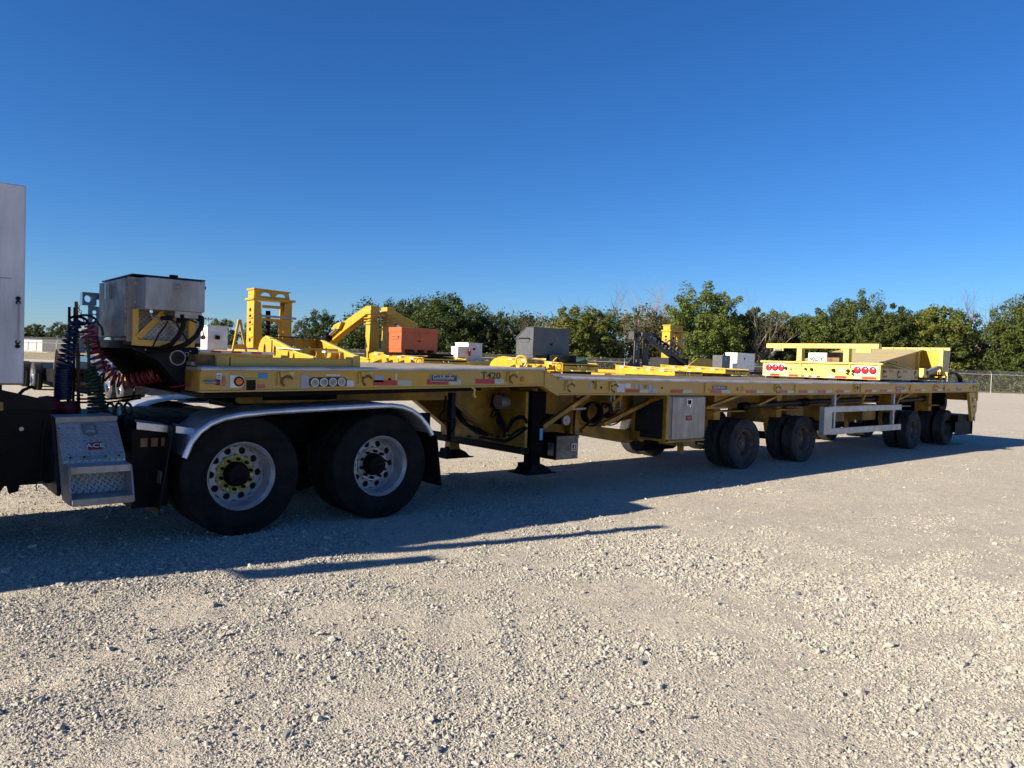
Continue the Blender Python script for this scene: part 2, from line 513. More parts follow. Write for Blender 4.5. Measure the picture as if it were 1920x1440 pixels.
def gravel_material():
    m = bpy.data.materials.new('crushed_limestone_yard')
    m.use_nodes = True
    n, l = m.node_tree.nodes, m.node_tree.links
    b = n['Principled BSDF']
    b.inputs['Roughness'].default_value = 0.95
    b.inputs['Specular IOR Level'].default_value = 0.15
    tc = n.new('ShaderNodeTexCoord')
    def noise(s, d=6, r=0.6):
        q = n.new('ShaderNodeTexNoise')
        q.inputs['Scale'].default_value = s
        q.inputs['Detail'].default_value = d
        q.inputs['Roughness'].default_value = r
        l.new(tc.outputs['Object'], q.inputs['Vector'])
        return q.outputs['Fac']
    def vor(s, out='Color'):
        q = n.new('ShaderNodeTexVoronoi')
        q.inputs['Scale'].default_value = s
        l.new(tc.outputs['Object'], q.inputs['Vector'])
        return q.outputs[out]
    def ramp(src, a, b_, ca, cb):
        q = n.new('ShaderNodeValToRGB')
        q.color_ramp.elements[0].position = a
        q.color_ramp.elements[1].position = b_
        q.color_ramp.elements[0].color = ca
        q.color_ramp.elements[1].color = cb
        l.new(src, q.inputs['Fac'])
        return q.outputs['Color']
    def mix(f, a, b_, mode='MIX'):
        q = n.new('ShaderNodeMix')
        q.data_type = 'RGBA'
        q.blend_type = mode
        if isinstance(f, float):
            q.inputs[0].default_value = f
        else:
            l.new(f, q.inputs[0])
        for i, v in ((6, a), (7, b_)):
            if isinstance(v, tuple):
                q.inputs[i].default_value = v
            else:
                l.new(v, q.inputs[i])
        return q.outputs[2]
    dust = ramp(noise(0.55, 5), 0.38, 0.62, (0.475, 0.434, 0.352, 1), (0.545, 0.492, 0.392, 1))
    dust = mix(ramp(noise(0.09, 4), 0.40, 0.62, (0, 0, 0, 1), (1, 1, 1, 1)), dust, (0.535, 0.488, 0.398, 1))
    tint = ramp(noise(2.3, 5), 0.42, 0.66, (0, 0, 0, 1), (1, 1, 1, 1))
    c = mix(tint, dust, mix(0.5, dust, (0.44, 0.408, 0.34, 1)))
    sep = n.new('ShaderNodeSeparateColor')
    l.new(vor(95), sep.inputs[0])
    st = ramp(sep.outputs[0], 0.05, 0.95, (0.72, 0.72, 0.73, 1), (1.2, 1.19, 1.17, 1))
    c = mix(0.75, c, st, 'MULTIPLY')
    sep2 = n.new('ShaderNodeSeparateColor')
    l.new(vor(26), sep2.inputs[0])
    st2 = ramp(sep2.outputs[1], 0.05, 0.95, (0.82, 0.82, 0.84, 1), (1.12, 1.11, 1.1, 1))
    c = mix(0.7, c, st2, 'MULTIPLY')
    l.new(c, b.inputs['Base Color'])
    # relief: pebbles of three sizes
    def bump(h, d, s, nrm=None):
        q = n.new('ShaderNodeBump')
        q.inputs['Distance'].default_value = d
        q.inputs['Strength'].default_value = s
        l.new(h, q.inputs['Height'])
        if nrm is not None:
            l.new(nrm, q.inputs['Normal'])
        return q.outputs['Normal']
    def inv(o):
        q = n.new('ShaderNodeMath')
        q.operation = 'SUBTRACT'
        q.inputs[0].default_value = 1.0
        l.new(o, q.inputs[1])
        return q.outputs[0]
    nr = bump(inv(vor(34, 'Distance')), 0.020, 0.35)
    nr = bump(inv(vor(85, 'Distance')), 0.010, 0.7, nr)
    nr = bump(inv(vor(210, 'Distance')), 0.005, 0.8, nr)
    nr = bump(noise(3.0, 4), 0.03, 0.35, nr)
    l.new(nr, b.inputs['Normal'])
    return m
M_['gravel'] = gravel_material()
me.materials.append(M_['gravel'])
tag(link('ground', me), kind='structure')

# loose crushed stone on the yard, thinner with distance
def stone_material():
    m = bpy.data.materials.new('crushed_stone')
    m.use_nodes = True
    n, l = m.node_tree.nodes, m.node_tree.links
    b = n['Principled BSDF']
    b.inputs['Roughness'].default_value = 0.92
    b.inputs['Specular IOR Level'].default_value = 0.15
    oi = n.new('ShaderNodeObjectInfo')
    rp = n.new('ShaderNodeValToRGB')
    e = rp.color_ramp.elements
    e[0].position, e[0].color = 0.0, (0.15, 0.15, 0.155, 1)
    e[1].position, e[1].color = 1.0, (0.51, 0.485, 0.415, 1)
    for p, c in ((0.13, (0.25, 0.247, 0.24, 1)), (0.35, (0.385, 0.365, 0.31, 1)), (0.75, (0.44, 0.412, 0.338, 1))):
        q = e.new(p)
        q.color = c
    l.new(oi.outputs['Random'], rp.inputs['Fac'])
    tc = n.new('ShaderNodeTexCoord')
    no = n.new('ShaderNodeTexNoise')
    no.inputs['Scale'].default_value = 2.0
    no.inputs['Detail'].default_value = 5
    l.new(tc.outputs['Object'], no.inputs['Vector'])
    r2 = n.new('ShaderNodeValToRGB')
    r2.color_ramp.elements[0].color = (0.78, 0.78, 0.79, 1)
    r2.color_ramp.elements[1].color = (1.12, 1.11, 1.08, 1)
    l.new(no.outputs['Fac'], r2.inputs['Fac'])
    mx = n.new('ShaderNodeMix')
    mx.data_type = 'RGBA'
    mx.blend_type = 'MULTIPLY'
    mx.inputs[0].default_value = 1.0
    l.new(rp.outputs['Color'], mx.inputs[6])
    l.new(r2.outputs['Color'], mx.inputs[7])
    l.new(mx.outputs[2], b.inputs['Base Color'])
    return m
M_['stone'] = stone_material()

def stones():
    N = 1250000
    axis = math.atan2(fw.y, fw.x)
    ang = axis + rng.uniform(-0.68, 0.68, N)
    # area-uniform to 6 m, then 1/r^2 per area out to 45 m
    a_in = 36 - 2.3 ** 2
    a_out = 2 * 36 * math.log(30 / 6)
    u = rng.uniform(0, a_in + a_out, N)
    r = np.where(u < a_in, np.sqrt(2.3 ** 2 + np.minimum(u, a_in)), 6 * np.exp(np.maximum(u - a_in, 0) / 72))
    x, y = r * np.cos(ang), r * np.sin(ang)
    patch = 0.75 * fbm(x * 0.75, y * 0.95, 4, 31) + 0.85 * fbm(x * 2.8, y * 2.8, 4, 44)
    patch = patch - 0.07 * np.exp(-(track_d(x, y) / .13) ** 2) + 0.09 * np.exp(-((track_d(x, y) - .22) / .07) ** 2)
    thin = np.clip(1.75 - r / 7.5, 0.22, 1.0) * np.clip((31 - r) / 10, 0, 1) * np.clip(1.15 - np.maximum(x - 3.2, 0) * 0.10, 0.45, 1)
    keep = rng.uniform(0, 1, N) < np.clip(0.55 + 3.0 * patch, 0.08, 1.0) * thin
    x, y, r, patch = x[keep], y[keep], r[keep], patch[keep]
    n = len(x)
    s = 0.0032 * np.exp(rng.normal(0, 0.46, n)) * (1 + r / 22) * (1 + np.clip(patch, 0, 0.4) * 1.1)
    big = rng.uniform(0, 1, n) < 0.007
    s = np.where(big, s * rng.uniform(1.6, 3.0, n), s)
    s = np.minimum(s, 0.032)
    z = ground_z(x, y) + s * rng.uniform(0.0, 0.35, n)
    me = bpy.data.meshes.new('gravel')
    me.vertices.add(n)
    me.vertices.foreach_set('co', np.stack([x, y, z], -1).astype(np.float32).ravel())
    scl = np.stack([s * rng.uniform(0.8, 1.5, n), s * rng.uniform(0.7, 1.2, n), s * rng.uniform(0.5, 0.85, n)], -1)
    rot = np.stack([rng.normal(0, 0.35, n), rng.normal(0, 0.35, n), rng.uniform(0, 6.283, n)], -1)
    a = me.attributes.new('scl', 'FLOAT_VECTOR', 'POINT'); a.data.foreach_set('vector', scl.astype(np.float32).ravel())
    a = me.attributes.new('rot', 'FLOAT_VECTOR', 'POINT'); a.data.foreach_set('vector', rot.astype(np.float32).ravel())
    a = me.attributes.new('pick', 'INT', 'POINT'); a.data.foreach_set('value', rng.integers(0, 4, n).astype(np.int32))
    o = tag(link('gravel', me), kind='stuff')
    ng = bpy.data.node_groups.new('scatter', 'GeometryNodeTree')
    ng.interface.new_socket('Geometry', in_out='INPUT', socket_type='NodeSocketGeometry')
    ng.interface.new_socket('Geometry', in_out='OUTPUT', socket_type='NodeSocketGeometry')
    gi, go = ng.nodes.new('NodeGroupInput'), ng.nodes.new('NodeGroupOutput')
    iop = ng.nodes.new('GeometryNodeInstanceOnPoints')
    iop.inputs['Pick Instance'].default_value = True
    g2i = ng.nodes.new('GeometryNodeGeometryToInstance')
    for k in range(4):
        bm = bmesh.new()
        bmesh.ops.create_icosphere(bm, subdivisions=1, radius=1.0)
        for v in bm.verts:
            v.co *= random.uniform(0.62, 1.18)
        sm = bpy.data.meshes.new('stone')
        bm.to_mesh(sm)
        bm.free()
        sm.materials.append(M_['stone'])
        so = bpy.data.objects.new('stone', sm)
        oi = ng.nodes.new('GeometryNodeObjectInfo')
        oi.inputs['Object'].default_value = so
        ng.links.new(oi.outputs['Geometry'], g2i.inputs[0])
    def attr(name, t):
        q = ng.nodes.new('GeometryNodeInputNamedAttribute')
        q.data_type = t
        q.inputs['Name'].default_value = name
        return q.outputs['Attribute']
    ng.links.new(gi.outputs[0], iop.inputs['Points'])
    ng.links.new(g2i.outputs[0], iop.inputs['Instance'])
    ng.links.new(attr('pick', 'INT'), iop.inputs['Instance Index'])
    ng.links.new(attr('rot', 'FLOAT_VECTOR'), iop.inputs['Rotation'])
    ng.links.new(attr('scl', 'FLOAT_VECTOR'), iop.inputs['Scale'])
    ng.links.new(iop.outputs[0], go.inputs[0])
    md = o.modifiers.new('scatter', 'NODES')
    md.node_group = ng
stones()

# ------------------------------------------------------------------ far yard edge, dry grass strip
FL0, FL1 = Vector((-60, 132.7, 0)), Vector((150, -14.3, 0))       # the chain-link fence line
fdir = (FL1 - FL0).normalized()
fnor = Vector((-fdir.y, fdir.x, 0))
if fnor.dot(Vector((1, 1, 0))) < 0: fnor = -fnor

M_['dry_grass'] = mat('dry_grass', (0.34, 0.25, 0.10), 0.95, 0, 0.25, 0.6, (0.22, 0.19, 0.08), 0.5, 0.15, bump=0.4, bscale=6)
M_['weeds'] = mat('rough_weeds', (0.13, 0.11, 0.045), 0.95, 0, 0.3, 0.8, (0.17, 0.14, 0.07), 0.4, 0.3, bump=0.6, bscale=3)
def strip(name, d0, d1, t0, t1, m, z=0.02):
    a = [FL0 + fdir * t0 + fnor * d0, FL0 + fdir * t1 + fnor * d0, FL0 + fdir * t1 + fnor * d1, FL0 + fdir * t0 + fnor * d1]
    mb = MB().add([(p.x, p.y, z) for p in a], [(0, 1, 2, 3)])
    return tag(mb.build(name, m, fix=True), kind='structure')
strip('dry_grass_field', 1.0, 9, -60, 124, 'dry_grass', 0.02)
strip('meadow', 0.9, 400, 124.2, 420, 'weeds', 0.024)
strip('dry_grass_field', 24, 300, -60, 124, 'dry_grass', 0.02)

# ------------------------------------------------------------------ chain-link fence
fence = thing('chain_link_fence', 'long galvanised chain link fence topped with barbed wire along the far yard edge', 'fence', tuple(FL0))
Lf = (FL1 - FL0).length
pm = MB().cyl((0, 0, 0), (0, 0, 1.98), 0.038, n=8)
pm.bar((0, 0, 1.96), (fnor.x * 0.25, fnor.y * 0.25, 2.32), 0.03, 0.03)
pme = pm.mesh('post', 'zinc')
k = 0
t = 1.5
while t < Lf:
    p = FL0 + fdir * t
    link('post', pme, fence, (p.x, p.y, 0))
    t += 4.9
rl = MB().cyl(FL0 + Vector((0, 0, 1.93)), FL1 + Vector((0, 0, 1.93)), 0.03, n=6)
rl.build('top_rail', 'zinc', fence)
bw = MB()
for j in range(3):
    off = fnor * (0.08 + 0.075 * j)
    bw.cyl(FL0 + off + Vector((0, 0, 2.06 + 0.11 * j)), FL1 + off + Vector((0, 0, 2.06 + 0.11 * j)), 0.009, n=4)
bw.build('barbed_wire', 'zinc', fence)
wv = MB()
t = 0.0
while t < Lf - 2:
    for sg in (1, -1):
        a = FL0 + fdir * (t if sg > 0 else t + 1.85)
        b = FL0 + fdir * (t + 1.85 if sg > 0 else t)
        o_ = fdir * 0.0035
        wv.add([a - o_ + Vector((0, 0, .05)), a + o_ + Vector((0, 0, .05)), b + o_ + Vector((0, 0, 1.9)), b - o_ + Vector((0, 0, 1.9))], [(0, 1, 2, 3)])
    t += 0.11
tag(wv.build('wire_mesh', 'zinc', fence, smooth=False, fix=False), kind='stuff')

# ------------------------------------------------------------------ trees
def leaf_mat(name, c, c2, trans=0.25):
    m = mat(name, c, 0.6, 0, 0.35, 0.9, c2, 0.5, 0.35)
    nt = m.node_tree
    n, l = nt.nodes, nt.links
    b = n['Principled BSDF']
    b.inputs['Specular IOR Level'].default_value = 0.25
    oi = n.new('ShaderNodeObjectInfo')
    hsv = n.new('ShaderNodeHueSaturation')
    mr = n.new('ShaderNodeMapRange')
    mr.inputs['To Min'].default_value = 0.75
    mr.inputs['To Max'].default_value = 1.25
    l.new(oi.outputs['Random'], mr.inputs['Value'])
    l.new(mr.outputs['Result'], hsv.inputs['Value'])
    src = b.inputs['Base Color'].links[0].from_socket
    l.new(src, hsv.inputs['Color'])
    l.new(hsv.outputs['Color'], b.inputs['Base Color'])
    tr = n.new('ShaderNodeBsdfTranslucent')
    l.new(hsv.outputs['Color'], tr.inputs['Color'])
    mx = n.new('ShaderNodeMixShader')
    mx.inputs[0].default_value = trans
    out = [q for q in n if q.type == 'OUTPUT_MATERIAL'][0]
    l.new(b.outputs[0], mx.inputs[1])
    l.new(tr.outputs[0], mx.inputs[2])
    l.new(mx.outputs[0], out.inputs['Surface'])
    return m
M_['leaf_dark'] = leaf_mat('dark_green_leaves', (0.036, 0.060, 0.016), (0.062, 0.083, 0.020))
M_['leaf_mid'] = leaf_mat('mid_green_leaves', (0.064, 0.096, 0.018), (0.095, 0.117, 0.026))
M_['leaf_light'] = leaf_mat('light_green_leaves', (0.075, 0.108, 0.018), (0.13, 0.122, 0.026))
M_['leaf_olive'] = leaf_mat('olive_leaves', (0.066, 0.072, 0.026), (0.085, 0.076, 0.032))
M_['bark'] = mat('bark', (0.11, 0.09, 0.07), 0.9, 0, 0.25, 3, (0.06, 0.05, 0.04), 0.5, 1.5)
M_['bark_pale'] = mat('bare_grey_bark', (0.21, 0.18, 0.15), 0.9, 0, 0.2, 3, (0.15, 0.125, 0.10), 0.5, 1.5)

def leaf_mesh(name, H, W, n_clumps, per, m, seed, lo=0.0, leaf=0.30, shape=1.0):
    g = np.random.default_rng(seed)
    n_clumps, per, leaf = int(n_clumps * 2.3), int(per / 2.0), leaf * 0.82
    pts = []
    while len(pts) < n_clumps:
        p = g.uniform(-1, 1, 3)
        if p @ p > 1 or p @ p < 0.10:
            continue
        pts.append(p)
    P = np.array(pts)
    # crown profile: lumpy ellipsoid standing nearly on the ground
    lob = 1 + 0.22 * np.sin(3 * np.arctan2(P[:, 1], P[:, 0]) + seed) * (1 - abs(P[:, 2])) + g.normal(0, 0.12, len(P))
    cx = P[:, 0] * W / 2 * lob
    cy = P[:, 1] * W / 2 * lob
    cz = H * lo + (P[:, 2] * 0.5 + 0.5) ** shape * H * (1 - lo) * (1 + g.normal(0, 0.055, len(P)))
    C = np.stack([cx, cy, cz], -1)
    rad = g.uniform(0.30, 0.80, len(P)) * (W / 7.5)
    per = int(per * 3.2)
    idx = np.repeat(np.arange(len(P)), per)
    d = g.normal(0, 1, (len(idx), 3))
    d /= np.linalg.norm(d, axis=1)[:, None]
    c = C[idx] + d * (rad[idx] * g.uniform(0.5, 1.05, len(idx)))[:, None] * np.array([1, 1, 1.0])
    c[:, 2] = np.maximum(c[:, 2], 0.15)
    # leaf clumps tilted outwards
    nrm = d * 0.7 + g.normal(0, 0.55, d.shape) + np.array([0, 0, 0.35])
    nrm /= np.linalg.norm(nrm, axis=1)[:, None]
    a = np.cross(nrm, g.normal(0, 1, d.shape))
    a /= np.linalg.norm(a, axis=1)[:, None]
    b = np.cross(nrm, a)
    s = (leaf * 0.86 * g.uniform(0.45, 1.15, len(c)))[:, None]
    V = np.stack([c - a * s * .55, c - b * s * .26, c + a * s * .55, c + b * s * .30], 1).reshape(-1, 3)
    me = bpy.data.meshes.new(name)
    N = len(c)
    me.vertices.add(4 * N)
    me.vertices.foreach_set('co', V.astype(np.float32).ravel())
    me.loops.add(4 * N)
    me.loops.foreach_set('vertex_index', np.arange(4 * N, dtype=np.int32))
    me.polygons.add(N)
    me.polygons.foreach_set('loop_start', np.arange(0, 4 * N, 4, dtype=np.int32))
    me.update()
    me.materials.append(M_[m])
    return me

def trunk_mesh(H, seed, bare=False, m='bark'):
    g = random.Random(seed)
    mb = MB()
    def branch(p, d, L, r, depth):
        pts, rs = [p], [r]
        q = p
        n = 4 if depth < 3 else 3
        for i in range(n):
            d = (d + Vector((g.gauss(0, .12), g.gauss(0, .12), g.gauss(0.05, .08)))).normalized()
            q = q + d * (L / n)
            pts.append(q)
            rs.append(r * (1 - 0.55 * (i + 1) / n))
        mb.tube(pts, rs, 5 if depth < 2 else 3)
        if depth >= (4 if bare else 2):
            return
        for k in range(g.randint(3, 4) if bare else 3):
            i = g.randint(2, n)
            nd = (d + Vector((g.gauss(0, .55), g.gauss(0, .55), g.gauss(0.15, .3)))).normalized()
            branch(pts[i], nd, L * g.uniform(0.5, 0.72), rs[i] * 0.62, depth + 1)
    for k in range(3 if bare else 1):
        branch(Vector((g.gauss(0, .3), g.gauss(0, .3), -0.1)), Vector((g.gauss(0, .14), g.gauss(0, .14), 1)), H * 0.42, H * (0.027 if bare else 0.016), 0)
    return mb.mesh('trunk', m, smooth=False, fix=False)

KINDS = {}
for kd, (m, nc, per, H, W, shape, leaf) in {
        'dark': ('leaf_dark', 85, 62, 8, 7.5, 0.85, 0.42), 'dark2': ('leaf_dark', 95, 56, 9, 7.0, 0.9, 0.40),
        'mid': ('leaf_mid', 90, 58, 9, 6.5, 0.9, 0.40), 'mid2': ('leaf_mid', 80, 60, 9, 6.0, 1.0, 0.38),
        'light': ('leaf_light', 80, 58, 8, 6.0, 0.95, 0.38), 'light2': ('leaf_light', 95, 52, 10, 7.5, 0.85, 0.40),
        'olive': ('leaf_olive', 60, 46, 8, 5.5, 1.0, 0.36), 'big': ('leaf_mid', 120, 60, 10.5, 9.0, 0.8, 0.42)}.items():
    sd = sum(map(ord, kd))
    KINDS[kd] = (H, leaf_mesh('crown', H, W, nc, per, m, sd, leaf=leaf, shape=shape), trunk_mesh(H, sd))
for kd, sd in (('bare', 5), ('bare2', 12), ('bare3', 33)):
    KINDS[kd] = (10.0, None, trunk_mesh(12.5, sd, True, 'bark_pale'))
KINDS['sparse'] = (8.5, leaf_mesh('crown', 8.5, 5.5, 46, 40, 'leaf_olive', 77, leaf=0.32), trunk_mesh(10.5, 77, True, 'bark_pale'))

TREE_GROUP = 'trees beyond the chain link fence'
def tree(kind, x, y, H, label, w=1.0):
    h0, crown, trunk = KINDS[kind]
    t = thing('bare_tree' if kind.startswith('bare') else 'leafy_tree', label, 'tree', (x, y, 0), TREE_GROUP)
    t.rotation_euler.z = random.uniform(0, 6.28)
    s = H / h0
    t.scale = (s * w * 1.15, s * w * 1.15, s)
    for nm, me_ in (('trunk', trunk), ('crown', crown)):
        if me_ is None: continue
        o = bpy.data.objects.new(nm, me_)
        col.objects.link(o)
        o.parent = t
    return t

TREES = [
    ('mid', 39.0, 111.3, 6.4, 'small rounded tree behind the white generator with a black vent', 1),
    ('dark', 44.5, 108, 6.5, 'dark tree directly behind the yellow tower frame, low in its opening', 1),
    ('olive', 48.1, 103.5, 6.4, 'thin olive tree just right of the yellow tower frame', 1),
    ('dark2', 47.9, 97.1, 7.5, 'dark bushy tree left of the black lift cylinder of the yellow arms', .9),
    ('dark', 50.5, 93.6, 5.4, 'low dark tree under the left arm of the yellow lift arms', 1.2),
    ('dark2', 52.3, 84.2, 8.8, 'upright dark tree behind the right arm of the yellow lift arms', .8),
    ('dark', 55.5, 84.1, 8.4, 'dark tree showing above the left end of the orange box', .9),
    ('dark2', 51.9, 74.0, 8.9, 'tallest dark green tree right of the orange box', 1.05),
    ('dark', 56.9, 75.0, 7.4, 'dark green tree above the white generator with the red extinguisher', 1),
    ('dark2', 57.9, 71.5, 7.3, 'dark pointed tree left of the grey steel box', .8),
    ('sparse', 62.8, 72.6, 7.4, 'sparse grey brown tree above the left end of the grey steel box', 1),
    ('bare2', 63.5, 69.4, 7.9, 'bare grey tree rising behind the grey steel box', .9),
    ('light', 62.5, 62.3, 8.2, 'bright green tree at the right edge of the grey steel box', .95),
    ('mid2', 67.2, 63.6, 8.7, 'green tree between the bright green tree and the bare grey ones', 1),
    ('bare', 70.5, 63.4, 10.2, 'bare grey tree left of the black lattice mast', 1),
    ('sparse', 70.5, 60.3, 7.8, 'half bare olive tree behind the black lattice mast', 1),
    ('bare3', 74.1, 61.7, 11.4, 'tallest bare grey tree standing behind the black mast', .9),
    ('olive', 72.0, 58.2, 8.2, 'olive tree behind the small yellow tower frame', 1),
    ('bare2', 73.7, 58.0, 9.6, 'bare grey tree at the left side of the big broad green tree', .9),
    ('big', 73.8, 52.7, 10.7, 'big broad green tree, the tallest in the middle of the tree line', .85),
    ('light2', 78.9, 53.6, 9.6, 'light green tree tucked against the big broad tree', .75),
    ('dark', 82.0, 51.5, 9.0, 'dark tree behind the grey brown twiggy tree', .8),
    ('bare', 78.0, 49.1, 9.3, 'grey brown twiggy tree above the white generator with a grey cabinet', .8),
    ('sparse', 79.0, 48.4, 7.0, 'grey half dead tree right of the big broad green tree', 1.1),
    ('light', 83.3, 49.9, 8.7, 'yellow green tree above the left end of the pale yellow light bar', .9),
    ('mid', 87.6, 48.8, 8.6, 'green tree above the two posts of the pale yellow light bar', .9),
    ('mid2', 87.7, 46.1, 8.9, 'green tree above the upside down caution sign', 1),
    ('dark2', 93.2, 46.7, 10.2, 'darker tree left of the tall tree over the light bar', .8),
    ('big', 91.8, 42.6, 10.9, 'tall lumpy tree above the right end of the pale yellow light bar', .62),
    ('mid', 92.1, 39.7, 8.8, 'lower green tree right of the tall lumpy tree', 1),
    ('dark', 98.2, 39.8, 10.0, 'dark green tree behind the beige wedge ramp', .85),
    ('light', 96.5, 36.9, 9.6, 'light green tree above the beige wedge ramp', .9),
    ('mid2', 98.3, 36.0, 10.3, 'green tree over the right end of the beige wedge ramp', .9),
    ('sparse', 102.7, 35.9, 9.6, 'grey green tree above the rear end of the long trailer', 1),
    ('bare3', 109.2, 35.7, 11.8, 'bare tree poking above the crowns near the right edge', .9),
    ('bare2', 107.2, 31.5, 12.2, 'rightmost bare tree, twigs over the dark crown', .8),
    ('big', 102.7, 29.6, 10.6, 'broad dark tree at the right edge above the chain link fence', .75),
    ('dark2', 104.5, 26.5, 10.9, 'dark tree cut by the right edge of the photo', 1),
]
for a in TREES:
    tree(*a)
FAR_TREES = [('dark', 36, 300, 8.6, 'leftmost far tree above the pale roller doors of the low building'),
             ('mid', 44, 305, 9.2, 'second far tree above the low dark building'),
             ('dark2', 51, 298, 9.6, 'far dark tree seen between the blue coiled hose and the low building'),
             ('mid2', 60, 296, 9.0, 'far tree behind the coiled hoses'),
             ('dark', 70, 290, 9.0, 'far tree hidden mostly by the diamond plate cabinet'),
             ('dark2', 27, 304, 8.8, 'far tree right beside the white truck cabinet')]
for a in FAR_TREES:
    tree(*a[:5], w=1.15)

# undergrowth that fills the wood's edge behind the fence
def scrub():
    g = np.random.default_rng(3)
    Cs, hs = [], []
    for i in range(420):
        t = g.uniform(118, 262)
        d = g.uniform(0.8, 26) 
        p = FL0 + fdir * float(t) + fnor * float(d)
        Cs.append((p.x, p.y)); hs.append(g.uniform(1.0, 2.3) + d * 0.13)
    Cs, hs = np.array(Cs), np.array(hs)
    return Cs, hs
def scrub_mesh(name, sel, m, seed, leaf=0.34, per=120):
    g = np.random.default_rng(seed)
    Cs, hs = scrub()
    Cs, hs = Cs[sel], hs[sel]
    idx = np.repeat(np.arange(len(Cs)), per)
    d = g.normal(0, 1, (len(idx), 3)); d /= np.linalg.norm(d, axis=1)[:, None]
    d[:, 2] = abs(d[:, 2])
    rr = g.uniform(0.35, 1.0, len(idx))[:, None]
    c = np.concatenate([Cs[idx], np.zeros((len(idx), 1))], 1) + d * rr * np.stack([hs[idx] * 1.05, hs[idx] * 1.05, hs[idx] * 1.25], -1)
    nrm = d * .7 + g.normal(0, .5, d.shape); nrm /= np.linalg.norm(nrm, axis=1)[:, None]
    a = np.cross(nrm, g.normal(0, 1, d.shape)); a /= np.linalg.norm(a, axis=1)[:, None]
    b = np.cross(nrm, a)
    s = (leaf * g.uniform(0.4, 1.15, len(c)))[:, None]
    V = np.stack([c - a * s * .55, c - b * s * .26, c + a * s * .55, c + b * s * .30], 1).reshape(-1, 3)
    N = len(c)
    me = bpy.data.meshes.new(name)
    me.vertices.add(4 * N); me.vertices.foreach_set('co', V.astype(np.float32).ravel())
    me.loops.add(4 * N); me.loops.foreach_set('vertex_index', np.arange(4 * N, dtype=np.int32))
    me.polygons.add(N); me.polygons.foreach_set('loop_start', np.arange(0, 4 * N, 4, dtype=np.int32))
    me.update(); me.materials.append(M_[m])
    tag(link(name, me), kind='stuff')
ids = np.arange(420)
scrub_mesh('undergrowth', ids % 3 == 0, 'leaf_dark', 1)
scrub_mesh('undergrowth', ids % 3 == 1, 'leaf_mid', 2)
scrub_mesh('undergrowth', ids % 3 == 2, 'leaf_olive', 3)

# the wood behind the first row of trees, one mass
def wood_mass(name, m, seed, n, per):
    g = np.random.default_rng(seed)
    t = g.uniform(112, 275, n); d = g.uniform(24, 46, n)
    z = g.uniform(0.4, 9.4, n) * (0.92 + 0.09 * np.sin(t * .21) + .08 * np.sin(t * .57) + .06 * np.sin(t * 1.31))
    P = np.stack([FL0.x + fdir.x * t + fnor.x * d, FL0.y + fdir.y * t + fnor.y * d, z], -1)
    idx = np.repeat(np.arange(n), per)
    dd = g.normal(0, 1, (len(idx), 3)); dd /= np.linalg.norm(dd, axis=1)[:, None]
    c = P[idx] + dd * g.uniform(.4, 1.5, len(idx))[:, None]
    c[:, 2] = np.maximum(c[:, 2], .15)
    nrm = dd * .7 + g.normal(0, .5, dd.shape); nrm /= np.linalg.norm(nrm, axis=1)[:, None]
    a = np.cross(nrm, g.normal(0, 1, dd.shape)); a /= np.linalg.norm(a, axis=1)[:, None]
    b = np.cross(nrm, a)
    s = (.42 * g.uniform(.4, 1.2, len(c)))[:, None]
    V = np.stack([c - a * s * .55, c - b * s * .28, c + a * s * .55, c + b * s * .30], 1).reshape(-1, 3)
    N = len(c)
    me = bpy.data.meshes.new(name)
    me.vertices.add(4 * N); me.vertices.foreach_set('co', V.astype(np.float32).ravel())
    me.loops.add(4 * N); me.loops.foreach_set('vertex_index', np.arange(4 * N, dtype=np.int32))
    me.polygons.add(N); me.polygons.foreach_set('loop_start', np.arange(0, 4 * N, 4, dtype=np.int32))
    me.update(); me.materials.append(M_[m])
    tag(link(name, me), kind='stuff')
wood_mass('far_wood', 'leaf_dark', 5, 1000, 105)
wood_mass('far_wood', 'leaf_mid', 6, 800, 105)

# ------------------------------------------------------------------ low building far left, light mast
bld = thing('storage_building', 'low dark grey storage building with pale roller doors beyond the fence', 'building', (36, 231, 0))
bx = Vector((0.76, -0.649, 0)); by = Vector((0.649, 0.76, 0))
def quadbox(o, a0, a1, b0, b1, z0, z1):
    mb = MB()
    P = [o + bx * a + by * b + Vector((0, 0, z)) for z in (z0, z1) for b in (b0, b1) for a in (a0, a1)]
    return mb.add(P, [(0, 2, 3, 1), (4, 5, 7, 6), (0, 1, 5, 4), (2, 6, 7, 3), (0, 4, 6, 2), (1, 3, 7, 5)])
bo = Vector((40.6, 267.6, 0))
quadbox(bo, -22, 0.0, 0.2, 9, 0, 3.9).build('office_wall', 'white_paint', bld)
quadbox(bo, 0.02, 15, 0, 10, 0, 4.1).build('wall', 'roof', bld)
quadbox(bo, -22.3, 15.3, -0.4, 10.4, 4.1, 4.35).build('roof', 'roof', bld)
dm = quadbox(Vector((0, 0, 0)), 0, 1.5, 0, 0.08, 0.25, 3.0).mesh('roller_door', 'print_white')
for i in range(8):
    p = bo + bx * (-21.5 + 2.6 * i) + by * 0.1
    link('roller_door', dm, bld, p)
quadbox(bo, -22, 20, -30, -26, 0.02, 0.08).build('apron', 'white_paint', bld)
mast = thing('light_mast', 'thin far light mast on the skyline beside the diamond plate cabinet', 'mast', (51.4, 153.3, 0))
MB().cyl((51.4, 153.3, 0), (51.4, 153.3, 8.1), 0.09, n=8).build('pole', 'zinc', mast)
MB().box(50.6, 52.2, 153.2, 153.4, 7.95, 8.15).build('crossarm', 'zinc', mast)
for dx in (-0.6, 0, 0.6):
    MB().box(51.4 + dx - .12, 51.4 + dx + .12, 153.05, 153.3, 8.15, 8.4).build('floodlight', 'steel', mast)
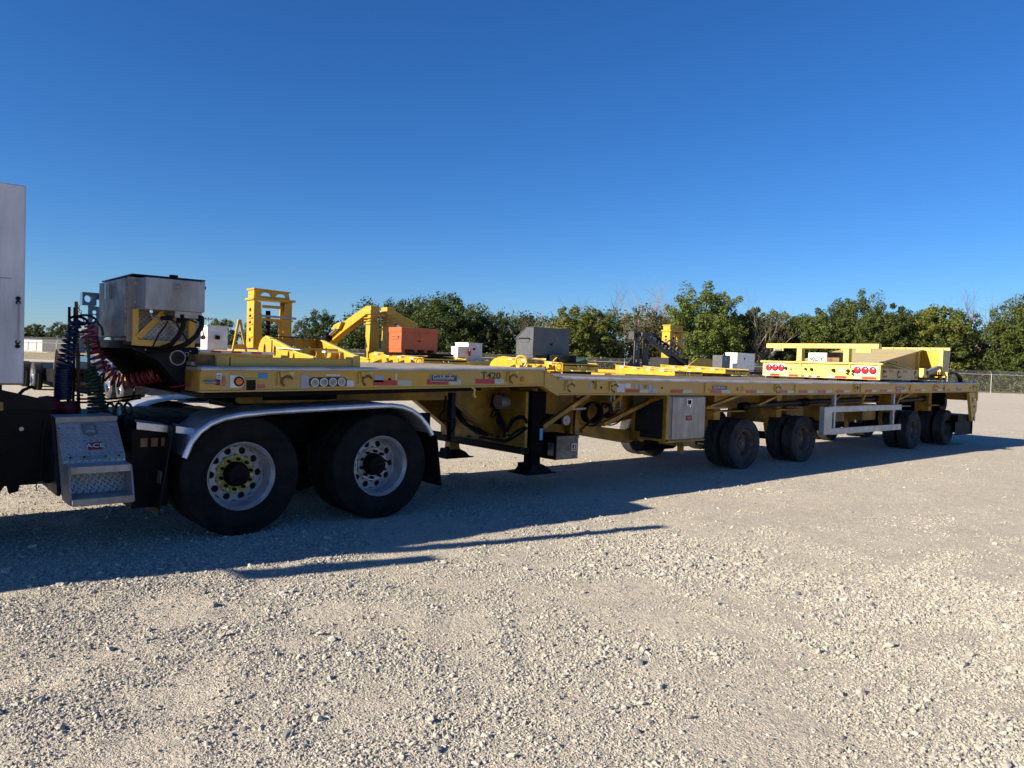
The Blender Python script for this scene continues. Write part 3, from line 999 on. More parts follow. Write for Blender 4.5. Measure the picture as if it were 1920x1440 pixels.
# ------------------------------------------------------------------ wheels
def tyre_profile(Ro, Rb, W, grooves=4):
    p = [(Rb, 0.10 * W), (Rb + (Ro - Rb) * .12, 0.03 * W), (Rb + (Ro - Rb) * .16, 0.035 * W), (Rb + (Ro - Rb) * .20, 0.012 * W), (Rb + (Ro - Rb) * .45, 0.0), (Rb + (Ro - Rb) * .62, 0.004 * W), (Rb + (Ro - Rb) * .64, 0.016 * W), (Rb + (Ro - Rb) * .78, 0.028 * W), (Ro * .965, 0.055 * W), (Ro * .972, 0.075 * W), (Ro * .984, 0.085 * W), (Ro, 0.12 * W)]
    a, b = 0.12 * W, 0.88 * W
    rib = (b - a) / (grooves + 1)
    for g in range(grooves):
        c = a + rib * (g + 1)
        p += [(Ro, c - rib * .14), (Ro - .011, c - rib * .08), (Ro - .011, c + rib * .08), (Ro, c + rib * .14)]
    p += [(Ro, b), (Ro * .982, W * .93), (Rb + (Ro - Rb) * .78, W * .98), (Rb + (Ro - Rb) * .45, W), (Rb + (Ro - Rb) * .12, W * .97), (Rb, W * .90)]
    return p

def holed_ring(mb, r0, r1, n, rh, rc, y0, y1, th=0.012):
    """annulus facing -Y with n round hand holes, each with its own rim wall"""
    K = 16
    for s in range(n):
        t0 = 2 * math.pi * s / n
        half = math.pi / n
        hole, out = [], []
        for k in range(K):
            a = 2 * math.pi * k / K
            ca, sa = math.cos(a), math.sin(a)
            hole.append((rc + rh * ca, t0 + rh * sa / rc))
            # hit the sector border
            qx = ((r1 - rc) if ca > 0 else (r0 - rc))
            sx_ = qx / ca if abs(ca) > 1e-6 else 1e9
            sy_ = half * rc / abs(sa) if abs(sa) > 1e-6 else 1e9
            d = min(sx_, sy_)
            out.append((rc + d * ca, t0 + d * sa / rc))
        def P(rt_, dy=0):
            r, t = rt_
            f = (r - r0) / (r1 - r0)
            return (r * math.cos(t), y0 + (y1 - y0) * f + dy, r * math.sin(t))
        vs_ = [P(h) for h in hole] + [P(o) for o in out] + [P(h, th) for h in hole]
        fs = []
        for k in range(K):
            j = (k + 1) % K
            fs.append((k, K + k, K + j, j))
            fs.append((k, j, 2 * K + j, 2 * K + k))
        mb.add(vs_, fs)

def dual_rim_mesh():
    """outer wheel of a dual pair: deep dish seen from -Y, local origin at hub, outer face y=0"""
    mb = MB()
    mb.lathe((0, 0, 0), [(0.300, 0.050), (0.302, 0.030), (0.294, 0.026), (0.286, 0.034), (0.280, 0.052), (0.272, 0.060), (0.268, 0.110), (0.264, 0.185), (0.258, 0.210), (0.246, 0.222)], 48)
    holed_ring(mb, 0.172, 0.2462, 10, 0.0315, 0.209, 0.204, 0.222)
    mb.lathe((0, 0, 0), [(0.1722, 0.204), (0.168, 0.194), (0.163, 0.190), (0.155, 0.192), (0.060, 0.192)], 48)
    mb.lathe((0, 0, 0), [(0.255, 0.25), (0.12, 0.25)], 24)
    return mb.mesh('rim', 'wheel_alu', angle=0.5, fix=False)

tyre_truck = MB().lathe((0, 0, 0), tyre_profile(0.522, 0.300, 0.27, 5), 64).mesh('tyre', 'tyre', angle=0.7)
rim_truck = dual_rim_mesh()
rim_inner = MB().lathe((0, 0, 0), [(0.300, 0.03), (0.285, 0.05), (0.27, 0.2), (0.30, 0.24)], 32).lathe((0, 0, 0), [(0.27, 0.12), (0.0, 0.12)], 32).mesh('rim', 'black', fix=False)
hubcap = MB().lathe((0, 0, 0), [(0.112, 0.192), (0.112, 0.178), (0.104, 0.172), (0.102, 0.12), (0.096, 0.10), (0.088, 0.09), (0.050, 0.086), (0.034, 0.080), (0.030, 0.074), (0.0, 0.074)], 28).mesh('hub', 'black', fix=False)
nut = MB().cyl((0, 0.192, 0), (0, 0.145, 0), 0.0165, 0.0155, 6).mesh('lug_nut', 'black')
nutflag = MB().cyl((0, 0.191, 0), (0, 0.181, 0), 0.043, 0.041, 6).mesh('nut_indicator', mat('nut_indicator_yellow', (0.38, 0.33, 0.03), 0.5))
cavity_truck = MB().lathe((0, 0, 0), [(0.262, 0.235), (0.0, 0.236)], 24).mesh('wheel_cavity', 'hole', fix=False)  # dark disc standing in for the shade behind the hand holes

def truck_wheel(root, x, yo, flags):
    w = link('wheel', rim_truck, root, (x, yo, 0.518))
    w['label'] = 'polished wheel with yellow nut indicators' if flags else 'polished wheel with bare lug nuts'
    o = [link('tyre', tyre_truck), link('hub', hubcap), link('wheel_cavity', cavity_truck)]
    for k in range(10):
        a = 2 * math.pi * k / 10 + 0.2
        q = link('lug_nut', nut); q.location = (0.133 * math.cos(a), 0, 0.133 * math.sin(a)); o.append(q)
        if flags:
            q = link('nut_indicator', nutflag); q.location = (0.133 * math.cos(a), 0, 0.133 * math.sin(a)); q.rotation_euler.y = -a; o.append(q)
    for q in o:
        q.parent = w
    w2 = link('wheel', rim_inner, root, (x, yo + 0.33, 0.518))
    q = link('tyre', tyre_truck); q.parent = w2
    return w

tyre_tr = MB().lathe((0, 0, 0), tyre_profile(0.405, 0.225, 0.235, 4), 48).mesh('tyre', 'tyre_dusty', angle=0.7)
rim_tr = (MB().lathe((0, 0, 0), [(0.226, 0.045), (0.222, 0.022), (0.212, 0.02), (0.206, 0.05), (0.198, 0.06), (0.192, 0.150), (0.165, 0.165), (0.10, 0.158), (0.085, 0.150), (0.085, 0.10), (0.070, 0.085), (0.02, 0.08), (0.0, 0.08)], 36)
          .mesh('rim', 'rim_brown', angle=0.5, fix=False))
hub_tr = MB().lathe((0, 0, 0), [(0.078, 0.16), (0.076, 0.085), (0.052, 0.078), (0.050, 0.066), (0.046, 0.060), (0.018, 0.060), (0.016, 0.066), (0.0, 0.066)], 20).mesh('hub', 'rim_brown', fix=False, angle=.4)
def trailer_wheel(root, x, y, flip=False, steer=0.0, hub=True):
    w = link('wheel', rim_tr, root, (x, y, 0.402))
    w.rotation_euler.z = (math.pi if flip else 0) + steer
    for nm, me_ in (('tyre', tyre_tr), ('hub', hub_tr)):
        if nm == 'hub' and not hub: continue
        q = link(nm, me_); q.parent = w
    return w

# ------------------------------------------------------------------ the long flatbed trailer
TR = thing('flatbed_trailer', 'long worn yellow stepdeck flatbed trailer with four dual axles, coupled to the truck', 'trailer', (11, 7.8, 0), None)
YN, YF = 6.50, 9.09
GX0, GX1, RX0, RX1 = 2.13, 6.05, 6.27, 20.03
zs = [(2.13, 1.430), (4.0, 1.462), (6.05, 1.503), (6.27, 1.397), (7.7, 1.390), (9.6, 1.381), (12.1, 1.380), (15.4, 1.398), (18, 1.414), (20.03, 1.424)]
def zt(x):
    for (a, za), (b, zb) in zip(zs, zs[1:]):
        if x <= b:
            return za + (zb - za) * (x - a) / (b - a)
    return zs[-1][1]
def along(sec, xs, name, m, parent=TR, mirror=False, **k):
    """sweep a y/z section (z measured from the beam top line) along the trailer"""
    mb = MB()
    n = len(sec)
    vv = [(x, (YN + YF - y) if mirror else y, zt(x) + z) for x in xs for (y, z) in sec]
    ff = []
    for i in range(len(xs) - 1):
        for j in range(n):
            ff.append((i * n + j, i * n + (j + 1) % n, (i + 1) * n + (j + 1) % n, (i + 1) * n + j))
    ff.append(tuple(range(n)))
    ff.append(tuple((len(xs) - 1) * n + j for j in range(n)))
    mb.add(vv, ff)
    return mb.build(name, m, parent, angle=0.5, **k)
CH = [(6.500, 0.0), (6.500, -0.008), (6.516, -0.008), (6.516, -0.168), (6.500, -0.170), (6.500, -0.183), (6.60, -0.183), (6.60, 0.0)]
xs_g = [2.13, 2.9, 3.7, 4.5, 5.3, 6.05]
xs_r = [6.27, 7.0, 7.7, 8.6, 9.6, 10.8, 12.1, 13.7, 15.4, 16.7, 18.0, 19.0, 20.03]
for mir in (False, True):
    along(CH, xs_g, 'side_beam', 'yellow_worn', mirror=mir)
    along(CH, xs_r, 'side_beam', 'yellow_worn', mirror=mir)
    along([(6.497, 0.003), (6.497, 0.020), (6.510, 0.034), (6.60, 0.034), (6.60, 0.003)], xs_g, 'rub_rail', 'rail_alu_glint', mirror=mir)
    along([(6.485, 0.002), (6.485, 0.020), (6.502, 0.038), (6.60, 0.038), (6.60, 0.002)], xs_r, 'rub_rail', 'rail_alu_glint', mirror=mir)
    def yy(y): return (YN + YF - y) if mir else y
    # slanted step between the gooseneck and the low deck
    b = MB()
    t0, t1 = zt(6.05), zt(6.27)
    b.prism([(6.052, yy(6.505), t0), (6.268, yy(6.505), t1), (6.268, yy(6.505), t1 - .183), (6.052, yy(6.505), t0 - .183)], (0, -.09 if mir else .09, 0))
    b.build('step_plate', 'yellow_worn', TR)
    b = MB()
    b.bar((6.04, yy(6.55), t0 - .19), (6.28, yy(6.55), t1 - .19), 0.1, 0.012)
    b.bar((6.04, yy(6.55), t0 + .006), (6.28, yy(6.55), t1 + .006), 0.1, 0.012)
    b.build('step_flange', 'yellow', TR)
# gooseneck deck plate, with ribbed anti-slip bars, and step riser
b = MB()
vv = []
for x in xs_g:
    vv += [(x, 6.605, zt(x) + .028), (x, 8.985, zt(x) + .028), (x, 8.985, zt(x) + .0), (x, 6.605, zt(x))]
ff = []
for i in range(len(xs_g) - 1):
    for j in range(4):
        ff.append((i * 4 + j, i * 4 + (j + 1) % 4, (i + 1) * 4 + (j + 1) % 4, (i + 1) * 4 + j))
ff += [(0, 1, 2, 3), tuple((len(xs_g) - 1) * 4 + j for j in range(4))]
b.add(vv, ff).build('gooseneck_deck', 'deck_steel', TR)
MB().prism([(6.05, 6.61, 1.53), (6.06, 6.61, 1.53), (6.29, 6.61, 1.43), (6.29, 6.61, 1.40), (6.05, 6.61, 1.49)], (0, 2.37, 0)).build('deck_ramp', 'deck_steel', TR)
# deck boards of the low deck
nb = 17
bw_ = (8.985 - 6.605) / nb
for i in range(nb):
    y0, y1 = 6.605 + i * bw_ + .004, 6.605 + (i + 1) * bw_ - .004
    dz = random.uniform(-.003, .003)
    vv, ff = [], []
    for x in xs_r:
        xx = max(x, 6.30)
        vv += [(xx, y0, zt(x) + .032 + dz), (xx, y1, zt(x) + .032 + dz), (xx, y1, zt(x) + .002), (xx, y0, zt(x) + .002)]
    for k in range(len(xs_r) - 1):
        for j in range(4):
            ff.append((k * 4 + j, k * 4 + (j + 1) % 4, (k + 1) * 4 + (j + 1) % 4, (k + 1) * 4 + j))
    ff += [(0, 1, 2, 3), tuple((len(xs_r) - 1) * 4 + j for j in range(4))]
    MB().add(vv, ff).build('deck_board', 'wood', TR)
# cross members and the two spine beams
for i in range(20):
    x = 6.55 + i * 0.7
    MB().box(x - .04, x + .04, 6.605, 8.985, zt(x) - .165, zt(x) - .002).build('crossmember', 'yellow_dirty_shaded', TR)
for i in range(5):
    x = 2.5 + i * 0.8
    MB().box(x - .04, x + .04, 6.605, 8.985, zt(x) - .165, zt(x) - .002).build('crossmember', 'yellow_dirty_shaded', TR)
for y in (7.32, 8.27):
    b = MB()
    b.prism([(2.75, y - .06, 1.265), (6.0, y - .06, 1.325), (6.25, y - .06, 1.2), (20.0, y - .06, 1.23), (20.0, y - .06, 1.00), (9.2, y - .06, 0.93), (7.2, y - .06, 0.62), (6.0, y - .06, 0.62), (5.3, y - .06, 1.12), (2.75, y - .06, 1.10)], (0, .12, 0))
    b.build('spine_beam', 'yellow_dirty_shaded', TR)
# front bulkhead below the neck, with cable passage
b = MB()
b.holed([(5.96, 6.72, 1.24), (5.96, 8.45, 1.26), (5.96, 8.45, 0.56), (5.96, 6.72, 0.54)],
        [[(5.96, 7.55, 0.80), (5.96, 7.95, 0.80), (5.96, 7.95, 0.86), (5.96, 7.55, 0.86)], circ((5.96, 8.28, 0.9), .07, 10, 'YZ')], (0.04, 0, 0))
b.build('bulkhead', 'yellow_dirty_shaded', TR)
MB().box(5.90, 6.05, 6.72, 8.45, 0.50, 0.575).build('bulkhead_foot', 'black', TR)
MB().prism([(5.955, 7.42, 1.2), (5.955, 8.2, 1.2), (5.955, 8.2, 0.78), (5.955, 7.62, 0.83), (5.955, 7.36, 1.0)], (-.05, 0, 0)).build('bulkhead_panel', 'yellow_dirty_shaded', TR)
MB().cyl((5.93, 7.05, 1.10), (5.80, 7.05, 1.10), .09, .085, 18).build('brake_chamber', 'steel', TR)
for (y, z) in ((7.0, .70), (7.2, .66), (7.5, .63), (7.8, .61)):
    MB().cyl((5.955, y, z), (5.93, y, z), .012, n=6).build('bolt', 'black', TR)
def sag(p, q, d, n=14):
    p, q = Vector(p), Vector(q)
    return [p.lerp(q, i / n) + Vector((0, 0, -4 * d * (i / n) * (1 - i / n))) for i in range(n + 1)]
def spline(P, n=5):
    P = [Vector(p) for p in P]
    out = []
    for i in range(len(P) - 1):
        a, b, c, d = P[max(i - 1, 0)], P[i], P[i + 1], P[min(i + 2, len(P) - 1)]
        for k in range(n):
            t = k / n
            out.append(.5 * ((2 * b) + (c - a) * t + (2 * a - 5 * b + 4 * c - d) * t * t + (3 * b - a - 3 * c + d) * t ** 3))
    return out + [P[-1]]
def bundle(yz, n, r, x=5.90, spread=.03, seed=0):
    g = random.Random(seed)
    for k in range(n):
        w = [(x - g.uniform(.0, .05), y + (k - n / 2) * spread * .6 + g.gauss(0, .008), z + (k - n / 2) * spread * .5 + g.gauss(0, .008)) for (y, z) in yz]
        MB().tube(spline(w), r, 7).build('cable', 'rubber', TR)
bundle([(8.247, 1.16), (8.095, 1.027), (7.944, 0.862), (7.732, 0.762), (7.54, 0.717), (7.345, 0.695)], 5, .018, seed=1)
bundle([(7.699, 1.209), (7.476, 1.153), (7.258, 1.059), (7.138, 0.956), (7.071, 0.831), (7.005, 0.726)], 5, .020, seed=2)
bundle([(6.987, 0.773), (6.874, 0.892), (6.779, 0.95), (6.654, 0.941), (6.605, 0.901)], 2, .018, seed=3)
bundle([(7.449, 0.644), (7.184, 0.631), (6.961, 0.659), (6.788, 0.746), (6.62, 0.837)], 2, .014, seed=4)
for k in range(4):
    MB().tube(sag((5.85, 7.0 + .1 * k, 1.2), (5.86, 7.25 + .06 * k, 0.9), .08), .008, 5).build('air_line', 'rubber', TR)

# landing legs
def landing_leg(y, label, far=False):
    x = 6.14
    b = MB().box(x - .115, x + .115, y - .10, y + .10, 0.93, 1.24)
    b.box(x - .095, x + .095, y - .085, y + .085, 0.47, 0.935)
    b.box(x - .075, x + .075, y - .068, y + .068, 0.36, 0.475)
    l = b.build('landing_leg', 'flat_black' if not far else 'yellow_dirty_shaded', TR, bevel=.006)
    l['label'] = label
    f = MB()
    f.prism([(x - .08, y - .09, .37), (x + .08, y - .09, .37), (x + .13, y - .15, .335), (x + .20, y - .15, .27), (x - .20, y - .15, .27), (x - .13, y - .15, .335)], (0, .26, 0))
    f.prism([(x - .23, y - .19, .262), (x + .23, y - .19, .262), (x + .235, y - .19, .275), (x - .235, y - .19, .275)], (0, .36, 0))
    f.cyl((x - .11, y, .37), (x + .11, y, .37), .035, n=10)
    f.build('foot', 'black', l)
    return l
leg = landing_leg(6.78, 'near landing leg, black with a wide foot')
MB().box(6.175, 6.225, 6.694, 6.6945, .66, .80).build('sticker', 'sticker_b', leg)
landing_leg(8.42, 'far landing leg, yellow and grey', True)
MB().prism([(6.0, 6.90, 1.28), (6.31, 6.90, 1.28), (6.29, 6.90, 1.14), (6.25, 6.90, .62), (6.05, 6.90, .62), (6.0, 6.90, .72)], (0, .03, 0)).build('leg_bracket', 'yellow_dirty_shaded', TR)
MB().tube([(4.78, 6.70, 1.20), (4.775, 6.70, 1.06), (4.70, 6.70, 0.965), (4.735, 6.70, 0.93), (4.90, 6.70, 0.93)], .013, 8).build('crank_handle', 'black', TR)
MB().tube([(4.93, 6.72, 0.95), (4.92, 6.72, 0.85), (4.86, 6.72, 0.76)], .013, 6).build('crank_handle', 'black', TR)
b = MB().box(4.88, 4.93, 6.72, 6.80, .70, 1.23)
b.build('leg_bracket', 'navy', TR)

# small diamond-plate box hung behind the leg
bx_ = MB().box(6.455, 6.84, 6.70, 7.15, 0.40, 0.70).build('hanging_box', 'black', TR, bevel=.004)
MB().box(6.462, 6.834, 6.690, 6.703, 0.406, 0.692).build('lid', 'diamond_dark', bx_)
MB().box(6.715, 6.805, 6.682, 6.692, .50, .595).build('latch_frame', 'zinc', bx_)
MB().box(6.733, 6.787, 6.678, 6.684, .515, .58).build('latch', 'black', bx_)
MB().tube([(6.745, 6.674, .525), (6.745, 6.668, .57), (6.775, 6.668, .57), (6.775, 6.674, .525)], .005, 6).build('handle', 'chrome', bx_)
MB().prism([(6.452, 6.73, .45), (6.452, 6.83, .45), (6.452, 6.83, .61), (6.452, 6.73, .61)], (-.006, 0, 0)).build('mount_plate', 'steel', bx_)
MB().box(6.3, 6.455, 6.9, 7.0, .5, .6).build('hanger', 'black', TR)

# big stainless side toolbox with dark wedge-shaped flank
tb = MB().box(8.40, 9.225, 6.525, 7.15, 0.575, 1.185).build('toolbox', 'alu_stain', TR, bevel=.003)
tb['label'] = 'tall stained aluminium toolbox under the deck edge'
MB().box(8.475, 9.228, 6.500, 6.527, 0.588, 1.175).build('door', 'alu_stain', tb, bevel=.004)
MB().box(8.405, 8.470, 6.510, 6.527, 0.585, 1.18).build('hinge_rail', 'cyl_grey', tb)
b = MB().holed([(8.785, 6.498, 1.06), (8.895, 6.498, 1.06), (8.90, 6.498, 1.15), (8.78, 6.498, 1.15)], [[(8.805, 6.498, 1.075), (8.875, 6.498, 1.075), (8.88, 6.498, 1.135), (8.80, 6.498, 1.135)]], (0, -.008, 0))
b.build('latch_frame', 'white_paint', tb)
MB().box(8.803, 8.878, 6.492, 6.499, 1.075, 1.135).build('latch', 'black', tb)
MB().cyl((8.86, 6.49, 1.045), (8.86, 6.5, 1.045), .014, n=10).build('lock', 'chrome', tb)
MB().prism([(8.79, 6.499, .845), (8.91, 6.499, .845), (8.915, 6.499, .855), (8.915, 6.499, .905), (8.905, 6.499, .915), (8.785, 6.499, .915), (8.78, 6.499, .905), (8.78, 6.499, .855)], (0, -.006, 0)).build('badge', 'redplate', tb)
MB().box(8.805, 8.89, 6.4915, 6.493, .872, .892).build('badge_band', 'tape_red_faded', tb)
b = MB()
b.bar((8.368, 6.53, 0.565), (8.368, 6.53, 1.20), .055, .06)
b.bar((8.35, 6.53, 0.56), (9.235, 6.53, 0.56), .06, .028)
b.bar((8.368, 6.50, .575), (8.368, 7.12, .575), .05, .03)
b.bar((8.368, 7.10, .575), (8.368, 7.10, 1.0), .05, .05)
b.bar((8.368, 7.10, 1.0), (8.368, 6.56, 1.19), .05, .05)
b.build('box_frame', 'yellow_dirty_shaded', TR)
MB().prism([(8.372, 6.56, .59), (8.372, 7.08, .59), (8.372, 7.08, .98), (8.372, 6.56, 1.17)], (.02, 0, 0)).build('flank_panel', 'charcoal', TR)
# braces under the front of the low deck
for (p, q, w) in (((6.25, 6.8, .78), (7.08, 6.8, 1.19), .07), ((7.45, 6.85, .80), (8.62, 6.85, 1.18), .07), ((7.1, 7.0, .62), (7.1, 7.0, 1.2), .08), ((9.35, 6.9, .62), (9.35, 6.9, 1.2), .10), ((8.0, 7.0, 1.2), (7.2, 7.0, .70), .06)):
    MB().bar(p, q, w, .05).build('brace', 'yellow_dirty_shaded', TR)
b = MB().prism([(7.15, 7.15, .80), (8.40, 7.15, .66), (8.42, 7.15, .50), (8.30, 7.15, .48), (7.15, 7.15, .66)], (0, .10, 0))
b.build('lower_beam', 'yellow_dirty_shaded', TR)
MB().cyl((8.42, 6.98, .60), (8.42, 7.25, .60), .085, n=16).build('pivot', 'yellow_dirty_shaded', TR)
MB().cyl((6.78, 6.86, .87), (6.78, 7.25, .87), .06, n=18).build('winch_drum', 'black', TR)
MB().lathe((6.78, 6.84, .87), [(0.0, 0), (.02, 0), (.022, .012), (.062, .012), (.066, .02), (.066, .045)], 24).build('winch_disc', 'alu_stain', TR, fix=False)
MB().cyl((6.80, 6.9, 1.01), (7.2, 6.9, 1.012), .017, n=10).build('pipe', 'zinc', TR)
for k in range(4):
    MB().torus((7.30, 6.86 + .03 * k, .96), (0.15, 1, 0.1 * k), .135, .014, 26, 6).build('hose_coil', 'rubber', TR)
for k in range(3):
    MB().torus((7.62, 6.95 + .03 * k, .985), (0.2, 1, 0.08), .085, .010, 22, 6).build('hose_coil', 'rubber', TR)
for (p, q, d) in (((7.0, 6.9, 1.16), (6.95, 6.9, .78), .02), ((7.4, 6.88, .86), (8.05, 6.9, 1.0), .14), ((7.65, 6.9, 1.1), (7.75, 6.9, .9), .05), ((7.5, 6.9, .9), (7.95, 7.0, 1.02), .06), ((7.2, 6.9, .80), (7.7, 7.0, 1.0), .1)):
    MB().tube(sag(p, q, d), .010, 6).build('air_line', 'rubber', TR)
for x in (7.75, 7.82, 7.95):
    MB().cyl((x, 7.0, 1.0), (x, 7.0, 1.19), .022, n=10).build('valve', 'steel', TR)
MB().box(7.6, 8.05, 6.98, 7.06, .985, 1.005).build('valve_rail', 'steel', TR)
MB().box(7.72, 7.86, 6.96, 7.04, .86, .93).build('valve_block', 'red', TR)

# axles: steered dual pairs, near side and far side
AX = [10.72, 12.56, 17.19, 19.08]
for i, x in enumerate(AX):
    st = (-.10, -.05, .07, .10)[i]
    trailer_wheel(TR, x, 6.75, steer=st * .4)
    trailer_wheel(TR, x, 7.05, steer=st * .4, hub=False)
    trailer_wheel(TR, x, 9.09, True, steer=st * .4)
    trailer_wheel(TR, x, 8.79, True, steer=st * .4, hub=False)
    MB().cyl((x, 6.9, .402), (x, 8.7, .402), .07, n=12).build('axle', 'black', TR)
    b = MB()
    for y in (7.36, 8.14):
        b.prism([(x - .14, y, 1.0), (x - .02, y, 1.0), (x + .16, y, .48), (x + .1, y, .32), (x - .1, y, .32), (x - .2, y, .62)], (0, .09, 0))
    b.build('swing_arm', 'yellow_dirty_shaded', TR)
    b = MB().box(x - .55, x - .38, 7.0, 7.3, .78, 1.2)
    b.build('suspension_bracket', 'yellow_dirty_shaded', TR)
    MB().cyl((x + .25, 7.5, .55), (x - .1, 7.5, .98), .06, n=12).build('shock_absorber', 'black', TR)
    MB().box(x - .62, x + .18, 6.92, 7.12, .905, .925).build('mudguard', 'yellow_dirty_shaded', TR)
# a fifth far-side dual pair whose tread shows behind the toolbox
for (p, q) in (((11.0, 6.98, .99), (12.75, 6.98, 1.03)), ((12.95, 6.98, 1.04), (15.7, 6.98, 1.08)), ((16.8, 6.98, 1.03), (18.1, 6.98, 1.06))):
    MB().cyl(p, q, .048, n=12).build('steering_rod', 'charcoal', TR)
    MB().cyl(Vector(p) - Vector((.12, 0, .01)), Vector(p) + Vector((.06, 0, 0)), .07, n=12).build('rod_end', 'black', TR)
    MB().cyl(q, Vector(q) + Vector((.12, 0, .01)), .065, n=12).build('rod_end', 'black', TR)
for (x0, x1) in ((9.4, 10.4), (10.9, 12.3), (13.4, 15.6), (16.3, 17.2), (17.9, 18.9)):
    MB().prism([(x0, 7.25, 1.19), (x1, 7.25, 1.19), (x1 - .12, 7.25, 1.05), (x0 + .12, 7.25, 1.05)], (0, .02, 0)).build('gusset', 'yellow_dirty_shaded', TR)
for (p, q) in (((9.5, 6.7, 1.0), (10.4, 6.7, 1.19)), ((11.1, 6.8, 1.02), (11.75, 6.8, 1.19)), ((13.3, 6.8, .9), (13.9, 6.8, 1.19)), ((14.5, 6.7, .98), (14.5, 6.62, 1.2)), ((16.1, 6.7, .98), (16.1, 6.62, 1.2)), ((16.3, 6.8, 1.05), (17.0, 6.8, 1.2)), ((9.6, 6.95, .98), (10.4, 6.95, .98))):
    MB().bar(p, q, .06, .035).build('brace', 'yellow_dirty_shaded', TR)
for x in (13.0, 14.6, 16.0):
    MB().box(x - .3, x + .3, 7.2, 8.4, .62, .95).build('bogie_frame', 'yellow_dirty_shaded', TR)
MB().cyl((9.35, 7.0, .50), (9.35, 7.0, .30), .05, n=10).build('pivot', 'yellow_dirty_shaded', TR)
MB().box(9.2, 9.5, 6.85, 7.3, .42, .56).build('pivot_bracket', 'yellow_dirty_shaded', TR)
MB().cyl((9.30, 7.8, .39), (10.15, 7.8, .39), .15, n=16).build('air_tank', 'black', TR)
MB().cyl((14.2, 7.6, .55), (15.4, 7.6, .55), .14, n=16).build('air_tank', 'black', TR)

# aluminium side guard
gd = MB().box(12.74, 13.02, 6.50, 6.60, .490, .985).build('side_guard', 'zinc', TR, bevel=.008)
MB().box(13.022, 15.905, 6.508, 6.54, .885, .99).build('guard_rail', 'zinc', gd, bevel=.004)
MB().box(13.022, 15.905, 6.508, 6.54, .483, .598).build('guard_rail', 'zinc', gd, bevel=.004)
for x in (13.19, 15.62):
    MB().box(x - .03, x + .03, 6.542, 6.60, .50, 1.2).build('strut', 'zinc', gd)

# rear: bumper post, mudflap, drum-shaped tank
rp = MB()
rp.holed([(19.62, 6.53, 1.225), (20.14, 6.53, 1.225), (20.14, 6.53, .76), (20.08, 6.53, .74), (20.08, 6.53, .55), (19.86, 6.53, .55)],
         [[(19.79, 6.53, 1.00), (19.88, 6.53, 1.00), (19.88, 6.53, 1.11), (19.79, 6.53, 1.11)], circ((19.93, 6.53, .89), .028, 10), circ((20.01, 6.53, .89), .028, 10),
          [(19.93, 6.53, .575), (20.01, 6.53, .575), (20.01, 6.53, .66), (19.93, 6.53, .66)]], (0, .06, 0))
rp = rp.build('bumper_post', 'yellow_worn', TR)
MB().torus((19.98, 6.525, 1.06), (0, 1, 0), .035, .007, 14, 6).build('pull_ring', 'chrome', rp)
MB().box(19.2, 20.10, 6.60, 8.95, .50, .70).build('rear_bumper', 'black', TR)
MB().box(20.04, 20.12, 6.505, 9.085, 1.03, 1.40).build('rear_sill', 'yellow_worn', TR)
for y in (6.56, 8.32):
    MB().box(20.0, 20.02, y, y + .68, .235, .60).build('mudflap', 'rubber', TR)
MB().box(18.93, 18.945, 6.8, 7.5, .9, 1.2).build('splash_plate', 'black', TR)
MB().prism([(19.0, 6.585, .545), (20.02, 6.585, .545), (20.02, 6.585, .24), (19.02, 6.585, .24)], (0, .012, 0)).build('mudflap', 'rubber', TR)
MB().lathe((0, 0, 0), [(0, 0), (.235, 0), (.245, .02), (.245, 1.15), (.235, 1.17), (0, 1.17)], 28).build('rear_tank', 'black', TR, loc=(19.25, 6.95, .97))
MB().box(19.12, 19.38, 6.93, 6.955, 1.06, 1.075).build('tank_label', 'sticker_g', TR)
MB().box(19.12, 19.38, 6.93, 6.955, 1.0, 1.012).build('tank_label', 'sticker_g', TR)

# ------------------------------------------------------------------ near-side fittings of the trailer
def plate(name, x0, x1, z0, z1, m, y=6.5145, t=.003, parent=TR):
    return MB().box(x0, x1, y - t, y + .002, z0, z1).build(name, m, parent)
for (a, b_, c, d) in ((3.774, 4.041, 4.053, 4.217), (4.405, 4.675, 4.68, 4.842), (5.037, 5.298, 5.302, 5.44)):
    z = zt((a + b_) / 2) - .118
    plate('reflective_tape', a, b_, z - .026, z + .026, 'tape_red')
    plate('reflective_tape', c, d, z - .026, z + .026, 'tape_white')
reds = [(7.502, 7.767), (8.431, 8.694), (9.35, 9.63), (10.292, 10.56), (11.231, 11.477), (11.868, 12.131), (12.511, 12.773), (13.14, 13.418), (14.279, 14.545), (14.909, 15.19), (15.625, 15.848), (16.519, 16.815), (17.429, 17.718), (18.164, 18.409), (18.785, 19.041)]
for i, (a, b_) in enumerate(reds):
    z = zt((a + b_) / 2) - .128
    plate('reflective_tape', a, b_, z - .022, z + .022, 'tape_red' if i in (0, 1, 8, 14) else 'tape_red_faded')
    if i not in (13, 14):
        plate('reflective_tape', b_ + .01, b_ + .22, z - .022, z + .022, 'tape_white')
def nameplate(x0, x1, z0, z1, size):
    o = plate('nameplate', x0, x1, z0, z1, 'nameplate', t=.006)
    f = MB()
    e = .008
    for q in ((x0 - e, x1 + e, z1, z1 + e), (x0 - e, x1 + e, z0 - e, z0), (x0 - e, x0, z0, z1), (x1, x1 + e, z0, z1)):
        f.box(q[0], q[1], 6.504, 6.515, q[2], q[3])
    f.build('rim', 'alu_dull', o)
    text('lettering', 'Goldhofer', size, ((x0 + x1) / 2, 6.508, (z0 + z1) / 2 + .004), NEAR, 'print_white', o, sx=(x1 - x0) / (size * 4.75), bold=0.0)
nameplate(4.452, 4.775, 1.368, 1.424, .062)
nameplate(9.415, 9.75, 1.284, 1.336, .058)
nameplate(15.60, 15.965, 1.292, 1.342, .056)
